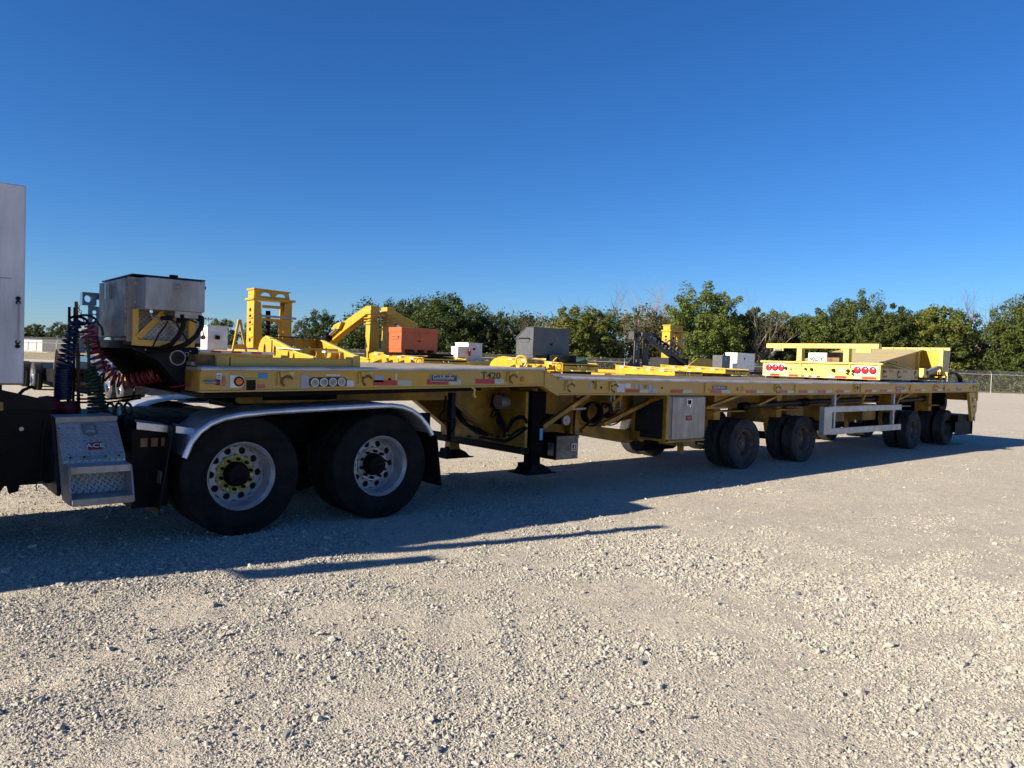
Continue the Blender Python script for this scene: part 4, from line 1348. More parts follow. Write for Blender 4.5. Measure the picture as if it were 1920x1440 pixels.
text('lettering', 'T420', .098, (5.25, 6.5135, 1.428), NEAR, 'print_black', TR, sx=1.32, bold=.001)
def lens(name, x, z, r, m, y=6.5145, sx=1.0, ring=None):
    o = MB().lathe((x, y, z), [(0, -.012), (r * .5, -.012), (r, -.007), (r, 0)], 20).build(name, m, TR, fix=False)
    if sx != 1.0:
        for v in o.data.vertices: v.co.x = x + (v.co.x - x) * sx
    if ring:
        MB().torus((x, y - .003, z), (0, 1, 0), r * 1.22, r * .22, 20, 6).build('lamp_ring', ring, o)
    return o
plate('lamp_plate', 2.379, 2.455, 1.29, 1.395, 'white_paint', t=.004)
MB().cyl((2.455, 6.51, 1.3425), (2.455, 6.517, 1.3425), .052, n=24).build('lamp_plate', 'white_paint', TR)
lens('marker_lamp', 2.453, 1.3435, .031, 'amber', 6.508, ring='black')
lens('marker_lamp', 2.322, 1.344, .047, 'amber_dull', sx=.42)
plate('end_plate', 2.30, 2.372, 1.26, 1.425, 'tan', t=.002)
plate('sticker', 2.262, 2.306, 1.318, 1.415, 'sticker_w', t=.004)
for z in (1.39, 1.375, 1.352, 1.328):
    MB().box(2.268, 2.296, 6.5098, 6.5104, z, z + .006).build('print_line', 'print_black', TR)
def pocket(x0, x1, z0, z1):
    e = .008
    f = MB()
    for q in ((x0 - e, x1 + e, z1, z1 + e), (x0 - e, x1 + e, z0 - e, z0), (x0 - e, x0, z0, z1), (x1, x1 + e, z0, z1)):
        f.box(q[0], q[1], 6.498, 6.514, q[2], q[3])
    o = f.build('stake_pocket', 'yellow', TR)
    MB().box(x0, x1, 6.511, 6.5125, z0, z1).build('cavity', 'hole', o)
pocket(2.512, 2.60, 1.265, 1.358)
plate('sticker', 2.624, 2.708, 1.372, 1.418, 'sticker_b')
plate('sticker', 2.61, 2.69, 1.285, 1.32, 'tape_red_faded', t=.001)
plate('sticker', 3.02, 3.10, 1.285, 1.408, 'sticker_g')
b = MB().prism([(3.13 + .0, 6.509, 1.30), (3.46, 6.509, 1.306), (3.485, 6.509, 1.325), (3.485, 6.509, 1.372), (3.46, 6.509, 1.392), (3.13, 6.509, 1.386), (3.105, 6.509, 1.366), (3.105, 6.509, 1.32)], (0, .004, 0))
gp = b.build('gauge_panel', 'print_black', TR)
for k in range(4):
    x, z = 3.157 + .0905 * k, 1.3395 + .0028 * k
    g = MB().lathe((x, 6.507, z), [(0, -.004), (.030, -.004), (.030, 0)], 24).build('gauge', 'alu_stain', gp, fix=False)
    MB().torus((x, 6.503, z), (0, 1, 0), .036, .005, 24, 6).build('bezel', 'white_paint', g)
    MB().bar((x - .004, 6.5, z - .004), (x + .016, 6.5, z + .012), .003, .003).build('needle', 'print_black', g)
plate('sticker', 3.49, 3.565, 1.305, 1.362, 'sticker_w')
plate('sticker', 3.785, 3.89, 1.347, 1.418, 'sticker_g')
plate('sticker', 3.27, 3.42, 1.404, 1.418, 'sticker_w', t=.001)
plate('paint_strip', 4.028, 4.043, 1.345, 1.435, 'sticker_w', t=.001)
for x, z, r in ((3.959, 1.373, .018), (8.243, 1.305, .016), (6.885, 1.375, .015), (18.75, 1.335, .015)):
    MB().cyl((x, 6.512, z), (x, 6.516, z), r, n=12).build('drain_hole', 'hole', TR)
lens('reflector', 5.711, 1.397, .031, 'amber_dull')
lens('reflector', 7.90, 1.313, .030, 'amber_dull')
lens('reflector', 10.06, 1.287, .030, 'amber_dull')
for x, z in ((9.30, 1.29), (13.95, 1.30), (16.25, 1.31), (19.6, 1.33), (18.0, 1.32)):
    lens('reflector', x, z, .024, 'rust')
MB().prism([(10.135, 6.512, 1.26), (10.24, 6.512, 1.26), (10.187, 6.512, 1.345)], (0, .002, 0)).build('warning_triangle', 'amber_dull', TR)
plate('sticker', 6.82, 6.878, 1.285, 1.36, 'sticker_g')
plate('sticker', 7.322, 7.47, 1.25, 1.358, 'sticker_w')
plate('sticker', 7.487, 7.592, 1.30, 1.36, 'sticker_w', t=.002)
plate('sticker', 7.676, 7.732, 1.28, 1.354, 'sticker_g')
plate('sticker', 7.773, 7.83, 1.28, 1.354, 'sticker_g')
plate('sticker', 7.95, 8.02, 1.238, 1.342, 'sticker_g', t=.004)
plate('sticker', 8.028, 8.142, 1.238, 1.306, 'sticker_g')
plate('sticker', 18.83, 18.93, 1.30, 1.39, 'sticker_g')
for z in (1.335, 1.315, 1.295, 1.272):
    MB().box(7.335, 7.455, 6.5108, 6.5115, z, z + .006).build('print_line', 'sticker_g', TR)
b = plate('bracket_plate', 6.92, 7.085, 1.28, 1.388, 'yellow_worn', t=.03)
MB().cyl((7.0, 6.482, 1.305), (7.0, 6.487, 1.305), .018, n=10).build('drain_hole', 'hole', b)
# lashing rings hinged under the rail
def lashing(x, tilt=0.0, w=.055):
    z = zt(x) - .01
    o = MB().box(x - w, x + w, 6.492, 6.518, z - .045, z).build('lashing_ring', 'yellow_worn', TR)
    c = (x + .012, 6.492, z - .085)
    MB().torus(c, (0.35 + tilt, 1, .15), .046, .011, 16, 6, (1.2 + x % 1.0, 5.9)).build('ring', 'rust', o)
    MB().bar((x - w - .015, 6.505, z - .01), (x - w - .015, 6.505, z - .12), .012, .02).build('lug', 'yellow', o)
    MB().prism([(x + .02, 6.49, z + .004), (x + .075, 6.49, z + .004), (x + .055, 6.485, z - .05), (x + .04, 6.485, z - .02)], (0, .012, 0)).build('lug', 'yellow_pale', o)
for i, x in enumerate((2.873, 3.685, 5.551, 6.47, 7.25, 11.16, 13.87, 17.56, 19.86)):
    lashing(x, (.0, .3, -.1, .5, .6, .2, .1, .7, .3)[i])
for x in (9.25, 11.75, 14.1, 16.3, 18.1):
    MB().box(x - .04, x + .04, 6.497, 6.517, zt(x) - .15, zt(x) - .01).build('stake_pocket', 'yellow_worn', TR)
for (xa, ya) in ((5.80, 6.66), (5.92, 6.66)):
    o = MB().box(xa - .04, xa + .04, ya - .03, ya + .03, zt(xa) + .03, zt(xa) + .06).build('lashing_ring', 'yellow', TR)
    if xa < 5.9:
        MB().torus((xa + .01, ya, zt(xa) + .10), (.8, .6, 0), .065, .014, 20, 6).build('ring', 'yellow_worn', o)
MB().prism([(5.98, 6.515, 1.512), (6.07, 6.515, 1.552), (6.10, 6.515, 1.49), (5.98, 6.515, 1.49)], (0, .06, 0)).build('corner_stop', 'rust', TR)
# red gladhand on the nose
MB().tube([(2.16, 6.49, 1.335), (2.22, 6.44, 1.338), (2.245, 6.44, 1.338)], .016, 8).build('air_coupling', 'steel', TR)
MB().cyl((2.235, 6.44, 1.338), (2.262, 6.44, 1.338), .026, n=12).build('gladhand', 'redplate', TR)
MB().box(2.125, 2.14, 6.56, 9.03, 1.25, 1.43).build('nose_plate', 'yellow_dirty_shaded', TR)
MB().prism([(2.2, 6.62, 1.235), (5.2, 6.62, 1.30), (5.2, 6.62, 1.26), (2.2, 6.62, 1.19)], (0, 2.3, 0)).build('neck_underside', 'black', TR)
MB().tube([(5.02, 6.55, 1.305), (5.05, 6.54, 1.27), (5.03, 6.53, 1.22), (5.055, 6.53, 1.19)], .014, 5).build('tie_strap', 'yellow_pale', TR)

# ------------------------------------------------------------------ coupler plate and power pack on the gooseneck nose
cp = MB().prism([(1.70, 6.90, 1.605), (2.236, 6.90, 1.622), (2.232, 6.90, 1.235), (2.14, 6.90, 1.225), (1.90, 6.90, 1.50)], (0, .06, 0)).build('coupler_plate', 'navy', TR, bevel=.004)
MB().prism([(1.70, 8.64, 1.605), (2.236, 8.64, 1.622), (2.232, 8.64, 1.235), (2.14, 8.64, 1.225), (1.90, 8.64, 1.50)], (0, .06, 0)).build('coupler_plate', 'navy', TR)
MB().prism([(1.72, 6.97, 1.59), (2.118, 6.97, 1.60), (2.118, 6.97, 1.22), (1.92, 6.97, 1.46)], (0, 1.66, 0)).build('coupler_beam', 'flat_black', TR)  # shade under the nose put into a near-black colour
MB().prism([(1.62, 7.0, 1.66), (2.25, 7.0, 1.66), (2.25, 7.0, 1.60), (1.62, 7.0, 1.60)], (0, 1.6, 0)).build('coupler_deck', 'navy', TR)
MB().torus((2.06, 6.895, 1.53), (0, 1, 0), .062, .006, 28, 6).build('pin_cover', 'zinc', cp)
MB().lathe((2.06, 6.898, 1.53), [(0, -.006), (.055, -.006), (.058, 0)], 28).build('pin_disc', 'charcoal', cp, fix=False)
MB().bar((2.035, 6.889, 1.505), (2.085, 6.889, 1.555), .004, .004).build('pin_slot', 'black', cp)
MB().torus((2.135, 6.895, 1.565), (0, 1, 0), .016, .004, 14, 5).build('lifting_eye', 'zinc', cp)
for (x, z) in ((2.165, 1.59), (1.8, 1.59), (2.2, 1.47), (2.16, 1.40)):
    MB().cyl((x, 6.90, z), (x, 6.893, z), .008, n=6).build('bolt', 'zinc', cp)

PP = MB().box(1.76, 2.235, 6.85, 7.79, 1.66, 2.20).build('power_pack', 'alu_stain', TR, bevel=.004)
PP['label'] = 'aluminium power pack cabinet with a side tank, raised on the nose of the trailer'
MB().box(1.626, 1.757, 6.862, 7.79, 1.695, 2.185).build('cabinet', 'diamond_dirty', PP, bevel=.006)
MB().box(1.64, 1.765, 6.852, 6.866, 1.655, 2.19).build('cabinet_side', 'alu_stain', PP)
MB().box(1.66, 2.25, 6.80, 7.85, 2.203, 2.214).build('lid', 'charcoal', PP)
lt = MB().box(1.606, 1.627, 7.33, 7.41, 2.03, 2.15).build('latch', 'steel', PP)
MB().bar((1.602, 7.37, 2.02), (1.602, 7.37, 2.16), .035, .012).build('latch_hook', 'chrome', PP)
MB().box(1.65, 1.76, 6.845, 6.853, 1.70, 2.175).build('corner_post', 'alu_dull', PP)
for z in (1.98, 2.14):
    MB().cyl((1.70, 6.846, z), (1.70, 6.838, z), .012, n=8).build('bolt', 'zinc', PP)
tk = MB().box(1.702, 2.166, 6.55, 6.84, 1.918, 2.176).build('side_tank', 'alu_dull', PP, bevel=.006)
tk['label'] = 'brushed aluminium side tank with a round filler boss'
MB().lathe((1.945, 6.55, 2.115), [(0, -.018), (.014, -.018), (.02, -.012), (.022, -.012), (.024, -.006), (.036, -.006), (.038, 0)], 24).build('filler_boss', 'alu_dull', PP, fix=False)
MB().cyl((1.935, 6.63, 2.176), (1.935, 6.63, 2.215), .034, n=16).build('filler_cap', 'black', PP)
MB().cyl((2.166, 6.62, 2.13), (2.19, 6.62, 2.13), .016, n=10).build('return_cap', 'black', PP)
MB().box(1.69, 2.17, 6.835, 6.845, 1.655, 1.92).build('diamond_panel', 'diamond_dirty', PP)
b = MB()
b.box(1.668, 1.712, 6.785, 6.83, 1.625, 1.925)
b.box(2.115, 2.165, 6.785, 6.83, 1.625, 1.86)
b.box(1.712, 2.115, 6.79, 6.828, 1.622, 1.672)
b.bar((1.70, 6.80, 1.70), (1.90, 6.80, 1.92), .02, .055, up=(0, 1, 0))
b.build('tank_frame', 'yellow', PP)
b = MB()
b.bar((1.715, 6.80, 1.69), (1.90, 6.80, 1.905), .025, .045)
b.build('tank_frame', 'yellow', PP)
MB().box(1.64, 2.24, 6.88, 7.79, 1.63, 1.665).build('base_rail', 'charcoal', PP)
MB().box(1.935, 2.15, 6.57, 6.78, 1.865, 1.917).build('sump', 'alu_stain', PP)
# drain valve, hoses
MB().cyl((1.775, 6.66, 1.918), (1.775, 6.66, 1.895), .016, n=12).build('drain_valve', 'chrome', PP)
MB().tube([(1.775, 6.66, 1.895), (1.778, 6.66, 1.865), (1.80, 6.66, 1.85), (1.86, 6.66, 1.85)], .008, 6).build('pipe', 'steel', PP)
MB().lathe((1.99, 6.60, 1.872), [(0, -.05), (.03, -.05), (.035, -.04), (.035, .02), (0, .02)], 16, 'Z').build('hose_fitting', 'black', PP)
for (x, z, r) in ((1.86, 1.855, .018), (1.90, 1.86, .022)):
    MB().cyl((x, 6.58, z), (x, 6.66, z), r, n=12).build('hose_fitting', 'black', PP)
MB().cyl((2.125, 6.565, 1.868), (2.155, 6.60, 1.868), .028, n=12).build('hose_fitting', 'black', PP)
MB().tube([(2.01, 6.58, 1.85), (1.995, 6.57, 1.78), (1.965, 6.58, 1.71), (1.93, 6.65, 1.64), (1.86, 6.8, 1.59), (1.80, 6.95, 1.57)], .021, 10).build('suction_hose', 'rubber', PP)
MB().tube([(2.15, 6.57, 1.86), (2.145, 6.56, 1.80), (2.105, 6.57, 1.72), (2.04, 6.60, 1.65), (1.95, 6.70, 1.60), (1.84, 6.86, 1.585), (1.76, 7.0, 1.56)], .021, 10).build('suction_hose', 'rubber', PP)
for pts in ([(1.90, 6.57, 1.85), (1.945, 6.57, 1.82), (1.985, 6.58, 1.76), (2.03, 6.6, 1.70), (2.07, 6.62, 1.65)],
            [(1.88, 6.57, 1.83), (1.855, 6.58, 1.78), (1.82, 6.60, 1.72), (1.80, 6.63, 1.66), (1.795, 6.68, 1.61)],
            [(1.98, 6.57, 1.86), (2.06, 6.57, 1.85), (2.11, 6.57, 1.83)]):
    MB().tube(pts, .007, 6).build('control_cable', 'rubber', PP)
MB().tube([(2.155, 6.55, 1.86), (2.152, 6.55, 1.78), (2.16, 6.55, 1.73)], .005, 5).build('control_cable', 'rubber', PP)
MB().lathe((2.158, 6.55, 1.71), [(0, -.02), (.018, -.014), (.02, .005), (.012, .018), (0, .02)], 12, 'Z').build('cable_knob', 'rust', PP)

# ------------------------------------------------------------------ loads on the deck
sb = thing('steel_beam', 'yellow box section steel beam lying along the gooseneck deck', 'beam', (3.0, 6.75, 1.49))
b = MB()
zb, ze = 1.458, 1.492
b.prism([(2.41, 6.60, 1.468), (3.60, 6.60, 1.486), (3.60, 6.60, 1.565), (2.41, 6.60, 1.556)], (0, .11, 0))
b.build('beam', 'yellow', sb, bevel=.006)
b = MB()
b.holed([(2.39, 6.597, 1.462), (2.45, 6.597, 1.462), (2.45, 6.597, 1.562), (2.39, 6.597, 1.562)], [[(2.398, 6.597, 1.472), (2.442, 6.597, 1.472), (2.442, 6.597, 1.552), (2.398, 6.597, 1.552)]], (0, .02, 0))
b.build('end_frame', 'yellow', sb)
MB().box(2.398, 2.442, 6.606, 6.612, 1.47, 1.554).build('cavity', 'hole', sb)
MB().prism([(2.31, 6.66, 1.468), (2.39, 6.60, 1.465), (2.39, 6.60, 1.560), (2.31, 6.66, 1.555)], (0.0, .12, 0)).build('nose', 'yellow', sb)
MB().box(2.15, 2.31, 6.70, 7.1, 1.475, 1.565).build('spacer', 'rust', sb)
MB().box(3.585, 3.665, 6.58, 6.74, 1.476, 1.60).build('end_block', 'yellow', sb, bevel=.006)
MB().box(2.12, 2.2, 6.72, 6.85, 1.47, 1.50).build('pad', 'alu_dull', sb)

# dolly frame: light-bar end facing the truck, side plates and wedge ramp behind it
DF = thing('dolly_frame', 'pale yellow dolly frame with red tail lamps and wedge ramp on the rear deck', 'dolly frame', (16.5, 7.8, 1.45))
FX = 14.954
MB().box(FX, FX + .04, 6.60, 9.08, 1.475, 1.76).build('face_plate', 'yellow_pale', DF)
MB().box(FX - .045, FX + .06, 6.50, 9.12, 1.765, 1.80).build('top_flange', 'yellow_pale', DF, bevel=.004)
MB().box(FX - .02, FX + .02, 6.545, 6.60, 1.475, 1.763).build('end_post', 'yellow_pale', DF)
for y in (7.15, 8.2):
    MB().box(FX - .03, FX - .001, y - .015, y + .015, 1.70, 1.764).build('rib', 'yellow_pale', DF)
tbz = 2.078
MB().box(FX - .04, FX + .10, 6.59, 8.995, tbz, tbz + .095).build('top_bar', 'yellow_pale', DF, bevel=.006)
for y in (7.235, 8.235):
    MB().box(FX - .02, FX + .12, y - .055, y + .055, 1.80, tbz).build('post', 'yellow_pale', DF, bevel=.004)
MB().box(FX - .03, FX - .005, 6.74, 7.03, 2.0, 2.07).build('drop_plate', 'yellow_pale', DF)
b = MB().box(FX - .03, FX, 8.60, 8.82, 2.02, 2.075)
b.build('lamp_bracket', 'yellow_pale', DF)
MB().box(FX - .05, FX - .031, 8.63, 8.79, 2.022, 2.068).build('marker_lamp', 'cyl_grey', DF)
def lamp_row(y0, sp, z):
    p = MB().prism([(FX - .012, y0 + .09, z - .08), (FX - .012, y0 + .09, z + .07), (FX - .012, y0 + .06, z + .09), (FX - .012, y0 - 2 * sp - .06, z + .09), (FX - .012, y0 - 2 * sp - .09, z + .07), (FX - .012, y0 - 2 * sp - .09, z - .08), (FX - .012, y0 - 2 * sp - .06, z - .10), (FX - .012, y0 + .06, z - .10)], (.010, 0, 0)).build('lamp_plate', 'sticker_w', DF)
    for k in range(3):
        y = y0 - sp * k
        q = MB().lathe((FX - .013, y, z), [(0, -.022), (.045, -.02), (.060, -.012), (.062, 0)], 24, 'X').build('tail_lamp', 'redlens', DF, fix=False)
        MB().torus((FX - .016, y, z), (1, 0, 0), .066, .008, 24, 6).build('bezel', 'black', q)
        for a in range(9):
            aa = a * 2.4
            rr = .013 + .0045 * a
            MB().lathe((FX - .035, y + rr * math.cos(aa), z + rr * math.sin(aa)), [(0, -.004), (.007, 0)], 6, 'X').build('lamp_facet', 'tape_red', q, fix=False)
lamp_row(8.93, .147, 1.655)
lamp_row(6.995, .152, 1.652)
for (y, z, r, m) in ((8.53, 1.65, .032, 'rubber'), (8.43, 1.65, .030, 'zinc'), (8.08, 1.645, .026, 'rubber'), (7.95, 1.64, .034, 'rubber'), (7.48, 1.635, .04, 'rubber'), (7.18, 1.635, .034, 'rubber'), (7.19, 1.575, .022, 'rubber'), (7.07, 1.63, .034, 'rubber'), (7.08, 1.57, .022, 'rubber')):
    MB().cyl((FX + .001, y, z), (FX - .045, y, z), r, r * .85, 12).build('socket', m, DF)
MB().lathe((FX - .002, 7.315, 1.645), [(0, -.003), (.04, -.003), (.042, 0)], 20, 'X').build('emblem', 'zinc', DF, fix=False)
for (y0, y1, m) in ((9.07, 8.90, 'tape_white'), (8.90, 8.68, 'tape_red'), (8.60, 8.46, 'tape_white'), (8.46, 8.25, 'tape_red'), (7.62, 7.45, 'tape_white'), (7.45, 7.21, 'tape_red'), (7.08, 6.90, 'tape_white'), (6.90, 6.62, 'tape_red')):
    MB().box(FX - .004, FX + .001, y1, y0, 1.482, 1.525).build('reflective_tape', m, DF)
for (y0, y1, m) in ((8.18, 8.10, 'tape_red'), (8.10, 8.02, 'print_white'), (8.02, 7.94, 'tape_red'), (7.94, 7.84, 'print_white'), (7.84, 7.76, 'tape_red')):
    MB().box(FX - .004, FX + .001, y1, y0, 1.482, 1.515).build('reflective_tape', m, DF)
sg = MB().box(FX - .05, FX - .043, 7.615, 8.01, 1.805, 1.985).build('caution_sign', 'white_paint', DF)
sg['label'] = 'white caution sign fixed upside down'
# the lettering faces -X and stands on its head
rotS = Matrix(((0, 0, -1), (1, 0, 0), (0, -1, 0))).to_euler()
text('lettering', 'CAUTION', .115, (FX - .0515, 7.815, 1.862), rotS, 'print_black', sg, sx=.64, bold=.004)
text('lettering', 'Rear wheel Steering', .046, (FX - .0515, 7.815, 1.952), rotS, 'print_black', sg, sx=.66)
for s, y in ((1, 7.985), (-1, 7.64)):
    MB().prism([(FX - .0505, y, 1.85), (FX - .0505, y + s * .012, 1.895), (FX - .0505, y, 1.94)], (-.001, 0, 0)).build('arrow', 'print_black', sg)
# near side plate with lashing hooks
MB().box(15.0, 16.72, 6.555, 6.60, 1.488, 1.70).build('side_plate', 'tan', DF)
MB().box(15.0, 16.72, 9.03, 9.075, 1.488, 1.70).build('side_plate', 'tan', DF)
for x in (15.36, 16.0):
    MB().box(x, x + .19, 6.550, 6.556, 1.635, 1.675).build('reflective_tape', 'tape_red', DF)
for x in (15.12, 15.78, 16.6):
    MB().torus((x, 6.535, 1.585), (0.5, 1, 0.2), .055, .014, 14, 6, (0.5, 5.2)).build('lashing_hook', 'rust', DF)
    MB().box(x - .03, x + .05, 6.54, 6.556, 1.62, 1.67).build('hook_plate', 'rust', DF)
for y in (6.7, 7.5, 8.2, 8.9):
    MB().box(14.9, 15.1, y - .12, y + .06, 1.42, 1.474).build('timber_block', 'rubber', DF)
    MB().box(16.9, 17.1, y - .12, y + .06, 1.435, 1.487).build('timber_block', 'rubber', DF)
MB().box(15.0, 16.9, 7.0, 8.7, 1.478, 1.486).build('rubber_mat', 'rubber', DF)
# wedge ramp
b = MB().prism([(15.6, 7.15, 1.74), (18.3, 7.15, 2.16), (18.35, 7.15, 2.16), (18.35, 7.15, 1.60), (15.6, 7.15, 1.60)], (0, .03, 0))
b.build('ramp_cheek', 'tan', DF)
b = MB().prism([(15.6, 8.75, 1.74), (18.3, 8.75, 2.16), (18.35, 8.75, 2.16), (18.35, 8.75, 1.60), (15.6, 8.75, 1.60)], (0, .03, 0))
b.build('ramp_cheek', 'tan', DF)
MB().prism([(15.3, 7.05, 1.70), (18.3, 7.05, 2.165), (18.3, 7.05, 2.185), (15.3, 7.05, 1.715)], (0, 1.85, 0)).build('ramp_top', 'tan', DF)
MB().bar((15.55, 6.75, 1.83), (16.75, 6.75, 1.72), .10, .03).build('stay_flat', 'yellow_pale', DF)
MB().prism([(15.35, 6.70, 1.84), (15.55, 6.70, 1.84), (16.8, 6.70, 1.71), (16.4, 6.70, 1.70)], (0, .05, 0)).build('stay_bar', 'yellow_pale', DF)
MB().prism([(15.2, 6.80, 1.71), (15.5, 6.80, 1.78), (16.35, 6.80, 1.705)], (0, .04, 0)).build('stay_gusset', 'yellow_bright', DF)
MB().box(18.40, 18.46, 6.56, 9.05, 2.165, 2.225).build('rear_header', 'yellow_pale', DF)
for k in range(9):
    y = 6.7 + k * .27
    MB().cyl((18.392, y, 2.198), (18.402, y, 2.198), .014, n=8).build('bolt', 'black', DF)
MB().prism([(18.10, 6.58, 2.165), (18.50, 6.58, 2.165), (18.42, 6.58, 1.60), (18.10, 6.58, 1.60)], (0, .03, 0)).build('frame_side', 'tan', DF)
MB().box(18.06, 18.10, 6.575, 6.66, 1.52, 2.165).build('frame_post', 'yellow_pale', DF)
MB().box(18.12, 18.16, 7.10, 7.17, 1.62, 2.165).build('frame_post', 'yellow_pale', DF)
MB().box(18.36, 18.39, 6.62, 7.3, 1.55, 2.165).build('frame_web', 'yellow_bright', DF)  # lit stretch of the web, carried by a brighter yellow
MB().box(18.36, 18.39, 7.3, 9.0, 1.55, 2.165).build('frame_web', 'yellow_dirty_shaded', DF)  # shaded stretch of the same web, carried by a darker yellow
MB().box(18.02, 18.055, 6.45, 6.62, 1.60, 1.68).build('step_tread', 'yellow_pale', DF)
MB().bar((17.3, 6.66, 1.60), (18.0, 6.70, 1.66), .10, .12).build('ram_cover', 'yellow_dirty_shaded', DF)
MB().cyl((17.15, 6.56, 1.645), (17.86, 6.60, 1.765), .055, n=16).build('hydraulic_ram', 'cyl_grey', DF)
MB().cyl((17.86, 6.60, 1.765), (18.06, 6.61, 1.79), .028, n=10).build('ram_rod', 'rust', DF)
MB().box(16.95, 17.08, 6.53, 6.62, 1.55, 1.74).build('ram_bracket', 'yellow_pale', DF)
MB().box(16.7, 18.4, 6.62, 8.9, 1.50, 1.555).build('sub_frame', 'black', DF)
for k in range(3):
    MB().tube([(17.5, 6.6, 1.58), (18.1, 6.56, 1.61), (18.5 + .03 * k, 6.57, 1.655), (18.80 + .07 * k, 6.57, 1.655), (19.00 + .09 * k, 6.57, 1.58), (19.05 + .10 * k, 6.57, 1.46)], .018, 7).build('hydraulic_hose', 'rubber', DF)
MB().tube([(16.35, 7.12, 1.78), (16.6, 7.12, 1.79), (16.6, 7.12, 1.70)], .012, 6).build('grab_handle', 'yellow_pale', DF)
MB().tube([(16.85, 7.10, 1.74), (16.95, 7.10, 1.74), (16.98, 7.10, 1.84), (16.94, 7.10, 1.88)], .014, 6).build('grab_handle', 'yellow_pale', DF)
MB().box(15.3, 15.6, 7.55, 7.85, 1.80, 2.01).build('terminal_box', 'rust', DF)
# ------------------------------------------------------------------ the truck tractor
TK = thing('tractor_truck', 'dark tractor truck with white cabinet, step box and polished fender, coupled under the trailer', 'truck', (3.18, 7.7, 0))
truck_wheel(TK, 2.50, 6.48, True)
truck_wheel(TK, 3.885, 6.48, False)
for x in (2.50, 3.885):
    for y in (8.60, 8.93):
        w = link('wheel', rim_inner, TK, (x, y - .27, .518))
        q = link('tyre', tyre_truck); q.parent = w
    MB().cyl((x, 6.9, .518), (x, 8.6, .518), .09, n=14).build('axle', 'black', TK)
    MB().lathe((x, 7.7, .55), [(0, -.24), (.16, -.2), (.21, 0), (.16, .2), (0, .24)], 20).build('differential', 'black', TK)
for y in (7.27, 8.13):
    MB().box(-5.0, 4.95, y - .04, y + .04, .70, .97).build('frame_rail', 'black', TK)
for x in (1.0, 2.0, 3.2, 4.6):
    MB().box(x - .06, x + .06, 7.31, 8.09, .74, .93).build('crossmember', 'black', TK)
MB().box(1.66, 2.75, 6.98, 8.42, .985, 1.005).build('deck_plate', 'navy', TK)
MB().box(1.66, 2.75, 6.97, 6.985, .945, 1.012).build('deck_edge', 'navy', TK)
for k in range(5):
    MB().box(1.7 + k * .2, 1.82 + k * .2, 7.0, 8.4, 1.006, 1.014).build('deck_tread', 'charcoal', TK)
b = MB().prism([(2.72, 7.35, 1.10), (3.0, 7.25, 1.19), (3.75, 7.25, 1.19), (4.15, 7.4, 1.06), (4.15, 8.0, 1.06), (3.75, 8.15, 1.19), (3.0, 8.15, 1.19), (2.72, 8.05, 1.10)], (0, 0, -.05))
b.build('fifth_wheel', 'black', TK)
MB().box(3.0, 3.8, 7.3, 7.4, .97, 1.15).build('pivot_bracket', 'black', TK)
MB().box(3.0, 3.8, 8.0, 8.1, .97, 1.15).build('pivot_bracket', 'black', TK)
# polished full tandem fenders
def fender(y0, y1, lip_y):
    prof = [(1.985, .735), (2.00, .775), (2.035, .86), (2.10, .945), (2.19, 1.01), (2.30, 1.052), (2.45, 1.078), (2.70, 1.098), (3.0, 1.112), (3.4, 1.126), (3.75, 1.138), (3.93, 1.140), (4.06, 1.122), (4.17, 1.085), (4.27, 1.02), (4.35, .94), (4.42, .835)]
    vv = [(x, y, z) for (x, z) in prof for y in (y0, y1)] + [(x + (.004 if i < 5 else 0), y, z - .006) for i, (x, z) in enumerate(prof) for y in (y0, y1)]
    n = len(prof)
    ff = []
    for i in range(n - 1):
        ff.append((2 * i, 2 * i + 1, 2 * i + 3, 2 * i + 2))
        a = 2 * n
        ff.append((a + 2 * i, a + 2 * i + 2, a + 2 * i + 3, a + 2 * i + 1))
        ff.append((2 * i, 2 * i + 2, a + 2 * i + 2, a + 2 * i))
        ff.append((2 * i + 1, a + 2 * i + 1, a + 2 * i + 3, 2 * i + 3))
    o = MB().add(vv, ff).build('fender', 'alu', TK, angle=1.0)
    dense = []
    for (a, c) in zip(prof, prof[1:]):
        dense += [a, ((a[0] + c[0]) / 2, (a[1] + c[1]) / 2)]
    dense.append(prof[-1])
    # rolled outer lip
    MB().tube([(x, lip_y, z - .018) for (x, z) in dense], .026, 10).build('fender_lip', 'alu', o, angle=1.2)
    return o
fender(6.42, 7.06, 6.42)
fender(8.36, 9.0, 9.0)
for x in (2.62, 3.2, 3.78):
    MB().cyl((x, 6.5, 1.07), (x, 7.3, .93), .02, n=8).build('fender_bracket', 'black', TK)
# mudflaps
fl = MB().prism([(1.90, 6.46, .98), (1.90, 7.06, .98), (1.81, 7.05, .23), (1.80, 6.46, .26)], (.012, 0, 0)).build('mudflap', 'rubber', TK)
MB().prism([(1.845, 6.52, .60), (1.845, 6.62, .60), (1.832, 6.62, .50), (1.832, 6.52, .50)], (-.004, 0, 0)).build('flap_logo', 'alu_stain', fl)
MB().prism([(4.50, 6.46, .83), (4.50, 7.06, .83), (4.58, 7.06, .27), (4.58, 6.46, .27)], (.012, 0, 0)).build('mudflap', 'rubber', TK)
MB().box(4.42, 4.56, 6.44, 7.2, .805, .84).build('flap_hanger', 'black', TK)
